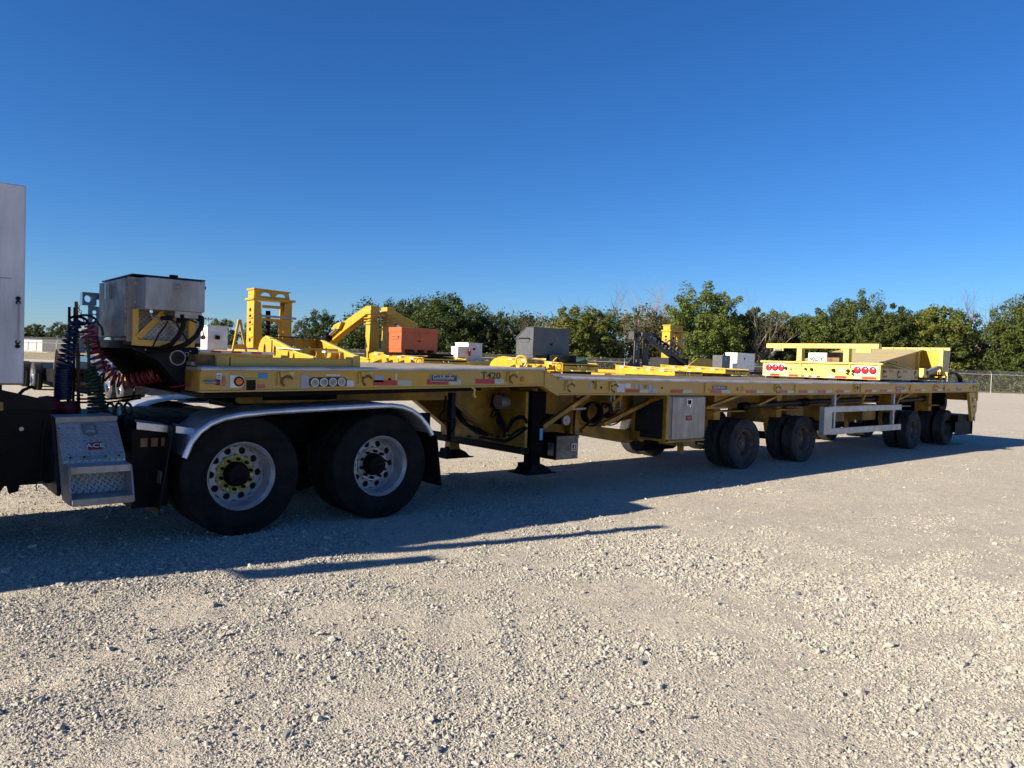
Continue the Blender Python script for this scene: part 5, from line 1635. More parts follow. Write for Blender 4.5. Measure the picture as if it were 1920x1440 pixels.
# silver step brackets in front of the fender
for (x0, x1, z0, y) in ((1.66, 1.90, 1.00, 6.58), (1.955, 2.16, .962, 6.56)):
    b = MB()
    b.prism([(x0, y, z0), (x1, y, z0 - .035), (x1, y, z0 - .085), (x0, y, z0 - .05)], (0, -.006, 0))
    b.prism([(x0, y, z0), (x1, y, z0 - .035), (x1 + .03, y + .2, z0 - .03), (x0 + .03, y + .2, z0 + .005)], (0, 0, .006))
    b.build('step_bracket', 'alu', TK)
MB().box(1.64, 1.92, 6.62, 7.2, .30, .95).build('battery_tray', 'black', TK)
for k in range(3):
    MB().box(1.70 + k * .08, 1.75 + k * .08, 6.605, 6.622, .80, .87).build('vent_slot', 'rust', TK)

# diamond plate step box
X0, X1 = 1.148, 1.582
ST = MB().prism([(X0, 7.2, 1.025), (X0, 6.9, 1.025), (X0, 6.895, .985), (X0, 6.61, .725), (X0, 6.60, .69), (X0, 6.53, .45), (X0, 7.2, .45)], (X1 - X0, 0, 0)).build('step_box', 'diamond', TK, bevel=.003)
ST['label'] = 'diamond plate step box with a sloping lid'
MB().box(X0 - .006, X1 + .004, 6.885, 7.18, 1.026, 1.034).build('top_step', 'diamond', ST)
MB().box(X0 - .006, X1 + .004, 6.876, 6.886, .992, 1.034).build('step_nosing', 'alu_dull', ST)
nrm_d = Vector((0, -.26, .285)).normalized()
dA, dB = Vector((0, 6.893, .978)), Vector((0, 6.622, .740))
off = Vector((0, -.674, .738)) * .012
b = MB().prism([Vector((X0 + .012, 0, 0)) + dA + off, Vector((X1 + .004, 0, 0)) + dA + off, Vector((X1 + .004, 0, 0)) + dB + off, Vector((X0 + .012, 0, 0)) + dB + off], -off * .8)
lid = b.build('lid', 'diamond', ST)
MB().prism([Vector((X0 + .012, 0, 0)) + dB + off * 1.1, Vector((X1 + .004, 0, 0)) + dB + off * 1.1, Vector((X1 + .004, 6.606, .728)), Vector((X0 + .012, 6.606, .728))], (0, -.004, -.004)).build('lid_flange', 'alu_dull', ST)
for fx in (.12, .34, .68, .90):
    p = Vector((X0 + (X1 - X0) * fx, 6.600, .742))
    MB().lathe((p.x, p.y, p.z), [(0, -.007), (.006, -.006), (.008, 0)], 10).build('screw', 'black', ST, fix=False)
def onlid(u, t, h=0.0):
    p = dA.lerp(dB, t) + off * (1.05 + h)
    return Vector((X0 + (X1 - X0) * u, p.y, p.z))
def lidpoly(pts, h, name, m, th=.5):
    return MB().prism([onlid(u, t, h) for (u, t) in pts], off * th).build(name, m, ST)
lidpoly([(.385, .10), (.40, .06), (.61, .05), (.63, .09), (.63, .34), (.615, .38), (.52, .44), (.42, .385), (.395, .34)], 0, 'latch_frame', 'cyl_grey')
lidpoly([(.42, .10), (.595, .095), (.595, .33), (.43, .335)], .35, 'latch', 'alu_stain')
lidpoly([(.445, .27), (.58, .265), (.58, .30), (.445, .305)], .9, 'paddle', 'chrome')
lidpoly([(.43, .64), (.66, .62), (.665, .67), (.665, .80), (.66, .82), (.435, .84), (.43, .80)], .1, 'badge', 'redplate')
rx = Vector((1, 0, 0)); rz = off.normalized(); ry = rz.cross(rx)
rotL = Matrix((rx, ry, rz)).transposed().to_euler()
text('lettering', 'ACE', .058, onlid(.545, .735, .75), rotL, 'print_white', ST, sx=1.2)
MB().box(X0, X1, 6.585, 6.60, .655, .722).build('riser', 'diamond', ST)
for xa in (X0 - .002, X1 - .010):
    MB().prism([(xa, 6.60, .70), (xa, 6.385, .692), (xa, 6.285, .425), (xa, 6.60, .425)], (.012, 0, 0)).build('step_cheek', 'alu_dull', ST)
MB().box(X0 + .011, X1 - .011, 6.375, 6.59, .688, .698).build('tread', 'diamond', ST)
MB().box(X0 + .011, X1 - .011, 6.366, 6.376, .648, .698).build('step_nosing', 'alu_dull', ST)
MB().box(X0 + .011, X1 - .011, 6.275, 6.54, .462, .472).build('tread', 'diamond', ST)
MB().box(X0 + .011, X1 - .011, 6.266, 6.276, .420, .472).build('step_nosing', 'alu_dull', ST)
MB().prism([(X0 - .03, 7.5, 1.03), (X0 - .03, 6.93, 1.03), (X0 - .03, 6.62, .45), (X0 - .03, 7.5, .45)], (.022, 0, 0)).build('back_panel', 'charcoal', ST)
MB().box(X0 - .03, X1, 7.2, 7.26, .45, 1.0).build('mount_plate', 'black', ST)

# white sleeper cabinet and cab (mostly out of frame, they cast the long shadow)
SL = MB().box(-2.2, .888, 6.60, 8.98, 1.30, 2.765).build('sleeper_cabinet', 'white', TK, bevel=.012)
b = MB().tube([(.846, 6.60, 1.905), (.846, 6.572, 1.90), (.846, 6.568, 1.88), (.846, 6.568, 1.64), (.846, 6.572, 1.62), (.846, 6.60, 1.615)], .008, 8)
b.build('grab_handle', 'alu_dull', SL)
for z in (1.935, 1.905, 1.615, 1.585):
    MB().cyl((.846, 6.602, z), (.846, 6.592, z), .016, n=12).build('grommet', 'rubber', SL)
MB().box(.70, .80, 6.596, 6.601, 2.075, 2.079).build('seam', 'cyl_grey', SL)
MB().box(-.1, .885, 6.597, 6.602, 1.30, 1.312).build('sill_trim', 'rust', SL)
cab = MB().prism([(-2.2, 6.68, 1.0), (-2.2, 6.68, 2.86), (-2.75, 6.68, 2.90), (-3.35, 6.68, 2.05), (-5.3, 6.68, 1.88), (-5.55, 6.68, 1.70), (-5.6, 6.68, .75), (-4.95, 6.68, .75), (-4.7, 6.68, 1.15), (-4.2, 6.68, 1.15), (-3.95, 6.68, .75), (-2.2, 6.68, .75)], (0, 2.2, 0))
cab = cab.build('cab', 'white', TK, bevel=.03)
MB().prism([(-2.45, 6.672, 2.05), (-2.45, 6.672, 2.65), (-2.78, 6.672, 2.68), (-3.2, 6.672, 2.1)], (0, .006, 0)).build('side_window', 'glass', cab)
MB().prism([(-2.78, 6.78, 2.89), (-3.36, 6.78, 2.07), (-3.37, 6.78, 2.07), (-2.79, 6.78, 2.895)], (0, 2.0, 0)).build('windscreen', 'glass', cab)
for y in (6.62, 8.75):
    w = link('wheel', rim_inner, TK, (-4.45, y, .518)); q = link('tyre', tyre_truck); q.parent = w
MB().box(-2.95, -2.88, 6.24, 6.44, 2.34, 3.0).build('mirror', 'chrome', cab)
MB().bar((-2.9, 6.68, 2.3), (-2.92, 6.4, 2.35), .03, .03).build('mirror_arm', 'chrome', cab)
MB().cyl((-1.95, 6.45, 1.2), (-1.95, 6.45, 3.75), .075, n=14).build('exhaust_stack', 'chrome', cab)
# skirts, tank and steps below the cabinet
MB().box(-2.2, .80, 7.0, 8.6, .56, 1.295).build('chassis_box', 'black', TK)
MB().box(-2.2, 1.12, 6.93, 7.02, .505, 1.16).build('side_skirt', 'black', TK)
MB().prism([(.12, 6.92, 1.31), (.55, 6.92, 1.31), (1.12, 6.92, 1.16), (1.12, 6.92, 1.10), (.12, 6.92, 1.10)], (0, .08, 0)).build('skirt_top', 'rubber', TK)
MB().box(.1, .80, 6.915, 6.932, 1.09, 1.155).build('skirt_band', 'rust', TK)
MB().box(.62, .68, 6.905, 6.93, 1.15, 1.30).build('skirt_post', 'rust', TK)
MB().cyl((-1.9, 6.98, .74), (.6, 6.98, .74), .28, n=28).build('fuel_tank', 'black', TK)
MB().prism([(.83, 6.95, .52), (.92, 6.95, .52), (.91, 6.95, .455), (.85, 6.95, .44)], (0, .05, 0)).build('bracket', 'black', TK)
MB().prism([(.55, 6.95, .52), (.83, 6.95, .52), (.78, 6.95, .44), (.64, 6.95, .42)], (0, .2, 0)).build('bracket', 'black', TK)
MB().tube([(1.075, 6.9, 1.0), (1.06, 6.9, .85), (1.055, 6.9, .70), (1.055, 6.9, .55)], .008, 6).build('bungee_strap', 'rubber', TK)
MB().torus((1.055, 6.9, .49), (0, 1, 0), .035, .005, 14, 5, (2.6, 6.6)).build('strap_hook', 'steel', TK)
MB().cyl((.92, 6.915, .945), (.92, 6.928, .945), .016, n=10).build('lens', 'zinc', TK)
# gear behind the cabinet
MB().box(.95, 1.70, 7.35, 8.2, .985, 1.005).build('catwalk', 'navy', TK)
b = MB()
b.lathe((1.20, 7.62, 1.07), [(0, -.07), (.10, -.065), (.13, -.02), (.11, .04), (.06, .085), (0, .095)], 14, 'Z')
b.lathe((1.36, 7.60, 1.05), [(0, -.06), (.09, -.05), (.10, .0), (.07, .06), (0, .07)], 14, 'Z')
b.build('tarp_bundle', 'red', TK, fix=False)
MB().prism([(.92, 7.5, 1.16), (1.05, 7.5, 1.06), (1.14, 7.5, 1.10), (1.05, 7.5, 1.17)], (0, .12, 0)).build('bracket', 'steel', TK)
MB().tube([(.95, 7.45, 1.16), (1.0, 7.45, 1.22), (1.06, 7.45, 1.25), (1.09, 7.45, 1.23)], .014, 6).build('air_line', 'rubber', TK)
rack = MB()
for x in (1.376, 1.418):
    rack.cyl((x, 7.72, 1.0), (x, 7.72, 1.95), .0115, n=8)
for z in (1.16, 1.34, 1.52):
    rack.cyl((1.376, 7.72, z), (1.50, 7.74, z), .007, n=6)
rack.build('hose_rack', 'black', TK)
MB().cyl((1.46, 7.70, 1.0), (1.425, 7.70, 2.0), .014, n=8).build('tender_pole', 'rust', TK)
for k in range(7):
    MB().torus((1.44 + .009 * k, 7.70, 1.96 - .024 * k), (1 if k % 2 else 0, 0 if k % 2 else 1, .3), .012, .003, 8, 4).build('chain_link', 'steel', TK)
MB().torus((1.44, 7.68, 1.83), (.2, .5, 1), .07, .012, 18, 6).build('hose_loop', 'rubber', TK)
MB().torus((1.50, 7.66, 1.845), (.2, .5, 1), .075, .010, 18, 6).build('hose_loop', 'rubber', TK)
MB().tube([(1.43, 7.6, 1.2), (1.60, 7.55, 1.17), (1.62, 7.5, 1.4), (1.55, 7.5, 1.7)], .012, 6).build('air_line', 'hose_green', TK)
for z in (1.105, 1.135):
    MB().tube([(1.42, 7.6, z), (1.7, 7.7, z - .01), (2.0, 7.8, z + .02)], .009, 6).build('air_line', 'rubber', TK)
ladder = MB()
for x in (1.41, 1.475):
    ladder.bar((x, 7.8, 1.0), (x, 7.8, 1.55), .014, .014)
for z in (1.1, 1.2, 1.3, 1.4, 1.5):
    ladder.bar((1.41, 7.8, z), (1.475, 7.8, z), .012, .012)
ladder.build('ladder', 'steel', TK)

# coiled air and power hoses that link truck and trailer
def coil(path, rad, turns, r, seg=14, squash=1.0):
    path = [Vector(p) for p in path]
    L = [0]
    for a, b in zip(path, path[1:]): L.append(L[-1] + (b - a).length)
    def at(s):
        s = max(0, min(L[-1] - 1e-6, s))
        for i in range(len(path) - 1):
            if s <= L[i + 1]:
                t = (s - L[i]) / max(1e-9, L[i + 1] - L[i])
                return path[i].lerp(path[i + 1], t), (path[i + 1] - path[i]).normalized()
        return path[-1], (path[-1] - path[-2]).normalized()
    pts = []
    N = int(turns * seg)
    dprev = None
    for k in range(N + 1):
        f = k / N
        p, d = at(f * L[-1])
        p2, d2 = at(f * L[-1] + .05)
        d = (d + d2).normalized()
        dprev = d if dprev is None else (dprev * .8 + d * .2).normalized()
        d = dprev
        u = Vector((0, 1, 0)) - d * d.y
        u.normalize()
        w = d.cross(u)
        a = 2 * math.pi * turns * f
        rr = rad(f) if callable(rad) else rad
        pts.append(p + (u * math.cos(a) + w * math.sin(a) * squash) * rr)
    return MB().tube(pts, r, 7)
def hose(path, rad, turns, r, m, label, extra=None):
    o = coil(path, rad, turns, r).build('coiled_hose', m)
    tag(o, label, 'hose', 'coiled hoses between truck and trailer')
    return o
hose([(1.405, 7.60, 1.83), (1.385, 7.60, 1.72), (1.345, 7.60, 1.55), (1.325, 7.60, 1.42)], lambda f: .045 + .02 * f, 10, .0105, 'hose_blue', 'dark blue coiled hose, upper stretched half hanging beside the hose rack')
hose([(1.325, 7.60, 1.42), (1.318, 7.60, 1.36), (1.316, 7.60, 1.13)], .064, 15, .0105, 'hose_blue', 'dark blue coiled hose, lower tightly bunched half resting on the catwalk')
hose([(1.465, 7.50, 1.775), (1.49, 7.50, 1.70), (1.53, 7.50, 1.58), (1.595, 7.50, 1.42), (1.68, 7.50, 1.325), (1.79, 7.48, 1.29), (1.92, 7.40, 1.335), (2.03, 7.30, 1.375), (2.12, 7.2, 1.355), (2.20, 7.1, 1.29)], lambda f: .058 if f < .8 else .050, 25, .0105, 'hose_red', 'red coiled hose drooping from the rack and across to the trailer nose')
hose([(1.475, 7.40, 1.42), (1.51, 7.40, 1.30), (1.535, 7.40, 1.20), (1.55, 7.40, 1.03)], lambda f: .045 + .025 * f, 13, .0125, 'hose_green', 'green coiled hose bunched low on the catwalk beside the step box')
MB().tube([(1.47, 7.42, 1.75), (1.50, 7.42, 1.80), (1.535, 7.42, 1.76), (1.53, 7.42, 1.70)], .011, 6).build('hose_tail', 'hose_red', TK)
MB().tube([(1.49, 7.42, 1.80), (1.53, 7.42, 1.83), (1.575, 7.42, 1.77), (1.585, 7.42, 1.70)], .011, 6).build('hose_tail', 'hose_green', TK)
MB().tube([(1.46, 7.42, 1.68), (1.475, 7.41, 1.5), (1.475, 7.40, 1.38)], .0125, 6).build('hose_tail', 'hose_green', TK)
MB().tube([(2.20, 7.05, 1.30), (2.10, 7.0, 1.275), (2.02, 6.95, 1.27), (2.12, 6.8, 1.30), (2.16, 6.55, 1.33)], .006, 5).build('hose_tail', 'hose_red', TK)
for k in range(3):
    MB().torus((1.64 + .07 * k, 7.35, 1.06), (1, .4, .1), .05, .012, 16, 6).build('hose_loop', 'hose_green', TK)
MB().lathe((1.70, 7.3, 1.03), [(0, -.03), (.022, -.03), (.022, .02), (.012, .03), (.012, .06), (0, .06)], 12, 'Z').build('plug_socket', 'zinc', TK)
# ------------------------------------------------------------------ trailers parked behind
PARKED = 'trailers parked in the row behind'
def parked_trailer(X0, Yn, label, W=2.5, cy=33.1, cz=1.84, ez=1.62, text_=None, ylen=14, near_wheels=True, m='yellow_bright', outriggers=True, flat=False):
    t = thing('parked_trailer', label, 'trailer', (X0 + W / 2, Yn, 0), PARKED)
    bot = ez - (.26 if flat else .40)
    for s, x in enumerate((X0, X0 + W - .04)):
        outer = [(x, Yn, bot), (x, Yn, ez)]
        n = 6
        for i in range(n + 1):
            f = i / n
            outer.append((x, Yn + (cy - .9 - Yn) * f, ez + (cz - ez) * f))
        for a in (() if flat else range(1, 7)):
            aa = math.pi / 2 * a / 6
            outer.append((x, cy - .9 + 1.1 * math.sin(aa), cz - .62 * (1 - math.cos(aa))))
        outer += [(x, cy - .9, bot - .02)] if flat else [(x, cy + .2, bot - .05)]
        holes = []
        if outriggers and cy - Yn > 3:
            for k in range(3):
                y = Yn + .9 + k * 1.05
                z0 = ez - .22 + .02 * k
                holes.append([(x, y - .09, z0), (x, y + .09, z0), (x, y + .13, z0 + .13), (x, y - .13, z0 + .13)])
        b = MB().holed(outer, holes, (.04, 0, 0))
        o = b.build('side_plate', m, t)
        # top flange with red and white tape squares
        fl = MB()
        for i in range(n):
            f0, f1 = i / n, (i + 1) / n
            fl.bar((x + .02, Yn + (cy - .9 - Yn) * f0, ez + (cz - ez) * f0 + .012), (x + .02, Yn + (cy - .9 - Yn) * f1, ez + (cz - ez) * f1 + .012), .14, .02)
        fl.build('top_flange', 'yellow_pale', o)
        L = cy - .9 - Yn
        k = 0
        y = Yn + .5
        while y < cy - 1.0:
            f = (y - Yn) / L
            z = ez + (cz - ez) * f - .06
            MB().box(x - .004, x + .001, y, y + .28, z - .03, z + .03).build('reflective_tape', 'tape_red' if k % 2 == 0 else 'print_white', o)
            y += .30 if k % 2 == 0 else .75
            k += 1
        if s == 0:
            MB().lathe((x - .004, Yn + .28, bot + .24), [(0, -.02), (.05, -.02), (.06, 0)], 14, 'X').build('marker_lamp', 'amber_dull', o, fix=False)
    # near end face
    e = MB().box(X0 + .04, X0 + W - .04, Yn, Yn + .05, bot, ez).build('end_face', m, t)
    for dx in (1.05, 1.32):
        MB().cyl((X0 + dx, Yn + .002, ez - .13), (X0 + dx, Yn - .05, ez - .13), .055, .045, 12).build('socket', 'rubber', e)
        MB().cyl((X0 + dx, Yn - .05, ez - .13), (X0 + dx, Yn - .056, ez - .13), .036, n=10).build('socket_cap', 'chrome', e)
    for dx in (.7, 1.75):
        MB().prism([(X0 + dx - .25, Yn, ez - .27), (X0 + dx + .3, Yn, ez - .27), (X0 + dx + .42, Yn - .22, ez - .36), (X0 + dx - .18, Yn - .22, ez - .36)], (0, 0, -.03)).build('step', 'yellow_pale', e)
    if text_:
        text('lettering', text_[0], text_[1], (X0 + text_[2], Yn - .003, ez - text_[3]), NEAR, 'print_black', e, sx=1.1)
    # decks, outriggers, running gear
    MB().prism([(X0 + .05, Yn, ez - .06), (X0 + .05, cy - .9, cz - .06), (X0 + .05, cy - .9, cz - .12), (X0 + .05, Yn, ez - .12)], (W - .1, 0, 0)).build('deck', 'deck_steel', t)
    MB().box(X0 + .1, X0 + W - .1, cy + .1, Yn + ylen, bot - .25, bot - .05).build('low_deck', m, t)
    if outriggers:
        for k in range(4):
            y = Yn + .55 + k * 1.0
            z = ez - .36
            MB().prism([(X0 - .75, y, z), (X0 - .02, y, z), (X0 - .02, y, z + .26)], (0, .04, 0)).build('outrigger', 'yellow_dirty_shaded', t)
        MB().torus((X0 - .12, Yn + .12, ez - .18), (0.25, 1, 0), .17, .04, 18, 7).build('tow_ring', 'yellow_bright', t)
    for y in (Yn + 1.4, Yn + 2.7):
        for x, fl_ in ((X0 + .15, False), (X0 + .45, False), (X0 + W - .15, True), (X0 + W - .45, True)):
            trailer_wheel(t, x, y, fl_)
            t.children[-1].rotation_euler.z = math.pi / 2 * (-1 if not fl_ else 1)
        MB().cyl((X0 + .3, y, .402), (X0 + W - .3, y, .402), .07, n=8).build('axle', 'black', t)
    for x in (X0 + .75, X0 + W - .85):
        MB().box(x, x + .1, Yn + .3, Yn + ylen, .75, ez - .3).build('main_beam', 'yellow_dirty_shaded', t)
    MB().box(X0 + .3, X0 + W - .3, Yn + .2, Yn + .3, .55, ez - .38).build('skirt', 'black', t)
    return t

parked_trailer(18.70, 28.0, 'parked yellow trailer lettered J-307 with an orange box on its neck', W=2.42, text_=('J-307', .20, .62, .26))
parked_trailer(26.78, 27.5, 'parked yellow trailer lettered J311 with a grey steel box and spare tyre on it', W=2.62, cy=33.2, ez=1.60, cz=1.87, text_=('J311', .20, 2.0, .14))
parked_trailer(35.9, 27.5, 'low parked yellow trailer with long red and white tape, right of the J311 trailer', W=2.7, cy=33.0, cz=1.60, ez=1.36, text_=('C24', .15, 2.3, .12), outriggers=False, flat=True)
parked_trailer(41.0, 27.5, 'low parked yellow trailer just left of the tail lamp frame', W=2.7, cy=33.5, cz=1.72, ez=1.56, outriggers=False, flat=True)
b = MB()

# sloping-neck trailer that carries the tall yellow tower
T0 = thing('parked_trailer', 'parked yellow trailer with a steep sloping cradle neck under the tall tower frame', 'trailer', (14.6, 29, 0), PARKED)
def cradle_side(x):
    outer = [(x, 27.6, 1.15), (x, 27.6, 1.50), (x, 29.0, 1.66), (x, 32.3, 2.36)]
    for a in range(1, 7):
        aa = math.pi / 2 * a / 6
        outer.append((x, 32.3 + .9 * math.sin(aa), 2.36 - .75 * (1 - math.cos(aa)) + .06 * math.sin(aa)))
    outer += [(x, 33.2, 1.10)]
    holes = [circ((x, 32.5, 1.75), .24, 12, 'YZ', .55, 1.2), circ((x, 31.4, 1.72), .20, 12, 'YZ', .7, 1.2), circ((x, 30.0, 1.58), .13, 12, 'YZ', .8, 1.2), circ((x, 29.5, 1.52), .12, 12, 'YZ', .8, 1.2)]
    return MB().holed(outer, holes, (.05, 0, 0)).build('cradle_side', 'yellow_bright', T0)
cradle_side(13.35); cradle_side(15.75)
for (p, q) in (((13.375, 27.6, 1.51), (13.375, 29.0, 1.67)), ((13.375, 29.0, 1.67), (13.375, 32.3, 2.37)), ((15.775, 27.6, 1.51), (15.775, 29.0, 1.67)), ((15.775, 29.0, 1.67), (15.775, 32.3, 2.37))):
    MB().bar(p, q, .18, .03).build('cradle_flange', 'yellow_pale', T0)
b = MB().holed([(13.4, 30.3, 1.45), (15.75, 30.3, 1.45), (15.75, 30.3, 1.90), (13.4, 30.3, 1.90)], [circ((13.9 + .68 * k, 30.3, 1.66), .17, 12) for k in range(3)], (0, .05, 0))
b.build('cross_plate', 'yellow_bright', T0)
b = MB().holed([(13.4, 32.4, 1.5), (15.75, 32.4, 1.5), (15.75, 32.4, 2.3), (13.4, 32.4, 2.3)], [circ((13.9 + .68 * k, 32.4, 1.85), .19, 12) for k in range(3)], (0, .05, 0))
b.build('cross_plate', 'yellow_bright', T0)
MB().box(13.4, 15.75, 31.9, 32.6, 2.34, 2.38).build('cradle_deck', 'charcoal', T0)
MB().cyl((15.2, 31.6, 1.95), (15.6, 31.2, 1.92), .16, n=14).build('winch_drum', 'black', T0)
MB().box(14.9, 15.7, 29.8, 30.1, 1.72, 1.80).build('stowage_tray', 'white_paint', T0)
MB().box(13.4, 15.75, 27.6, 41.5, 1.10, 1.3).build('low_deck', 'yellow_bright', T0)
MB().box(13.4, 15.8, 33.4, 39.0, 1.5, 1.75).build('deck', 'yellow_bright', T0)
for y in (28.5, 29.8, 37.0, 38.3):
    for x, fl_ in ((13.5, False), (13.8, False), (15.6, True), (15.3, True)):
        trailer_wheel(T0, x, y, fl_)
        T0.children[-1].rotation_euler.z = math.pi / 2 * (-1 if not fl_ else 1)
MB().bar((13.2, 28.5, 1.80), (13.3, 31, 1.86), .10, .03).build('rail', 'print_white', T0)

def tower(name, X, Yy, Z, s, m, label, cyl='black'):
    t = thing(name, label, 'tower frame', (X, Yy, Z), 'lift tower frames')
    def P(*a): return [(X + s * x, Yy + s * y, Z + s * z) for (x, y, z) in a]
    def pr(name_, pts, vec, m_=m):
        return MB().prism(P(*pts), tuple(s * v for v in vec)).build(name_, m_, t, bevel=.01 * s)
    for xo, sg_ in ((0, 1), (1.84, -1)):
        pr('front_leg', [(xo, 0, 0), (xo + sg_ * .46, 0, 0), (xo + sg_ * .34, 0, 2.1), (xo, 0, 2.2)], (0, .07, 0))
        b = MB().holed(P((xo, .07, 0), (xo, .75, 0), (xo, .75, 2.2), (xo, .07, 2.2)), [P(*[(xo, .42 + .14 * math.cos(a), z + .10 * math.sin(a)) for a in [k * math.pi / 4 for k in range(8)]]) for z in (.35, .85, 1.15, 1.45, 1.75)], (s * sg_ * .06, 0, 0))
        b.build('side_web', m, t)
        pr('rear_leg', [(xo, .76, 0), (xo + sg_ * .3, .76, 0), (xo + sg_ * .25, .76, 2.2), (xo, .76, 2.2)], (0, .07, 0))
    pr('head_beam', [(-.08, -.12, 2.2), (1.96, -.12, 2.2), (1.96, -.12, 2.3), (-.08, -.12, 2.3)], (0, 1.0, 0))
    b = MB().holed(P((.05, 0, 2.3), (1.72, 0, 2.3), (1.65, 0, 2.62), (.05, 0, 2.66)), [P(*[(.55 + .24 * math.cos(a), 0, 2.40 + .17 * max(0, math.sin(a))) for a in [k * math.pi / 6 for k in range(7)]]), P(*[(1.27 + .24 * math.cos(a), 0, 2.40 + .15 * max(0, math.sin(a))) for a in [k * math.pi / 6 for k in range(7)]])], (0, s * .05, 0))
    b.build('head_plate', m, t)
    pr('cap', [(-.05, -.1, 2.66), (1.72, -.1, 2.62), (1.72, -.1, 2.67), (-.05, -.1, 2.74)], (0, .9, 0))
    pr('head_side', [(0.0, .02, 2.3), (.05, .02, 2.3), (.05, .02, 2.66), (0, .02, 2.66)], (0, .7, 0))
    pr('slide_bar', [(.22, -.05, 1.44), (2.05, -.05, 1.40), (2.05, -.05, 1.50), (.22, -.05, 1.54)], (0, .12, 0), 'steel')
    pr('slide_bar', [(.28, -.02, 1.30), (1.9, -.02, 1.27), (1.9, -.02, 1.36), (.28, -.02, 1.40)], (0, .1, 0))
    pr('cross_bar', [(.46, .1, 1.86), (1.40, .1, 1.86), (1.40, .1, 2.0), (.46, .1, 2.0)], (0, .08, 0))
    pr('cross_bar', [(.46, .1, .46), (1.45, .1, .42), (1.45, .1, .50), (.46, .1, .56)], (0, .08, 0))
    pr('cross_bar', [(.46, .1, .16), (1.45, .1, .14), (1.45, .1, .22), (.46, .1, .26)], (0, .08, 0))
    pr('arch_brace', [(1.42, .08, .40), (1.42, .08, 1.30), (.6, .08, 1.30), (1.05, .08, 1.22), (1.22, .08, 1.05), (1.28, .08, .6)], (0, .06, 0))
    MB().cyl(P((.80, .3, .5))[0], P((.80, .3, 1.75))[0], .11 * s, n=14).build('lift_cylinder', cyl, t)
    for z in (.45, 1.05, 1.35):
        pr('side_lug', [(-.05, .1, z), (.0, .1, z), (.0, .1, z + .06), (-.05, .1, z + .06)], (0, .5, 0))
    return t
tower('tower_frame', 13.50, 34.2, 1.85, 1.0, 'yellow_bright', 'tall yellow tower frame standing on the sloping cradle trailer')
tower('tower_frame', 54.6, 42.5, 2.42, 1.08, 'yellow_bright', 'small far yellow tower frame behind the black lift mast')

# folding yellow lift arms on the J-307 trailer
LA = thing('folding_crane', 'bright yellow folding lift arms peaking above two columns behind the orange box', 'crane', (19.3, 33, 1.7))
for x in (18.70, 19.62):
    b = MB()
    b.prism([(x, 32.8, 1.55), (x + .58, 32.8, 1.55), (x + .54, 32.8, 3.35), (x + .05, 32.8, 3.35)], (0, .42, 0))
    b.build('column', 'yellow_bright', LA, bevel=.012)
    MB().box(x + .10, x + .46, 32.86, 33.16, 3.35, 3.75).build('inner_column', 'yellow_bright', LA)
    for z in (3.2, 3.36, 3.5):
        MB().box(x - .03, x + .62, 32.74, 33.28, z, z + .035).build('collar', 'yellow_bright', LA)
    MB().cyl((x + .28, 33.0, 3.5), (x + .28, 33.0, 3.8), .07, n=10).build('column_rod', 'chrome', LA)
    MB().box(x + .0, x + .50, 32.72, 33.30, 3.70, 4.10).build('head_block', 'yellow_bright', LA, bevel=.02)
    MB().cyl((x + .12, 32.70, 3.86), (x + .12, 33.34, 3.86), .14, n=16).build('head_pin', 'yellow_worn', LA)
MB().box(19.15, 19.65, 32.85, 33.1, 3.62, 3.74).build('head_link', 'yellow_bright', LA)
MB().prism([(18.62, 32.75, 1.45), (18.95, 32.75, 1.75), (18.62, 32.75, 1.9)], (0, .1, 0)).build('base_gusset', 'yellow_bright', LA)
b = MB().prism([(18.75, 33.2, 4.10), (18.75, 33.5, 4.05), (18.75, 36.2, 3.16), (18.75, 36.5, 3.02), (18.75, 38.8, 1.95), (18.75, 38.1, 1.85), (18.75, 35.6, 2.85), (18.75, 33.2, 3.72)], (.42, 0, 0))
b.build('arm', 'yellow_bright', LA, bevel=.015)
MB().cyl((18.60, 35.9, 3.05), (18.60, 36.9, 2.62), .09, n=12).build('ram_rod', 'chrome', LA)
MB().cyl((18.60, 36.8, 2.66), (18.60, 39.6, 1.55), .20, n=16).build('ram_barrel', 'black', LA)
MB().prism([(18.55, 35.4, 3.35), (18.55, 36.2, 3.22), (18.55, 36.5, 2.98), (18.55, 35.7, 3.0)], (.7, 0, 0)).build('arm_knuckle', 'yellow_bright', LA)
b = MB().prism([(19.75, 32.9, 4.10), (20.0, 32.9, 4.10), (21.6, 32.9, 3.30), (21.55, 32.9, 2.9), (19.85, 32.9, 3.72)], (0, .42, 0))
b.build('arm', 'yellow_bright', LA, bevel=.015)
b = MB().prism([(20.9, 33.0, 3.50), (21.6, 33.0, 3.24), (22.6, 33.0, 2.35), (22.3, 33.0, 2.2), (21.0, 33.0, 3.22)], (0, .3, 0))
b.build('arm', 'yellow_bright', LA)
MB().prism([(20.85, 32.86, 3.66), (21.5, 32.86, 3.40), (21.5, 32.86, 3.34), (20.85, 32.86, 3.60)], (0, .5, 0)).build('arm_cover', 'yellow_pale', LA)
MB().cyl((20.2, 32.75, 3.25), (20.95, 32.75, 2.85), .08, n=12).build('ram_rod', 'chrome', LA)
MB().cyl((21.4, 33.0, 3.2), (22.3, 33.0, 2.5), .11, n=12).build('ram_barrel', 'charcoal', LA)

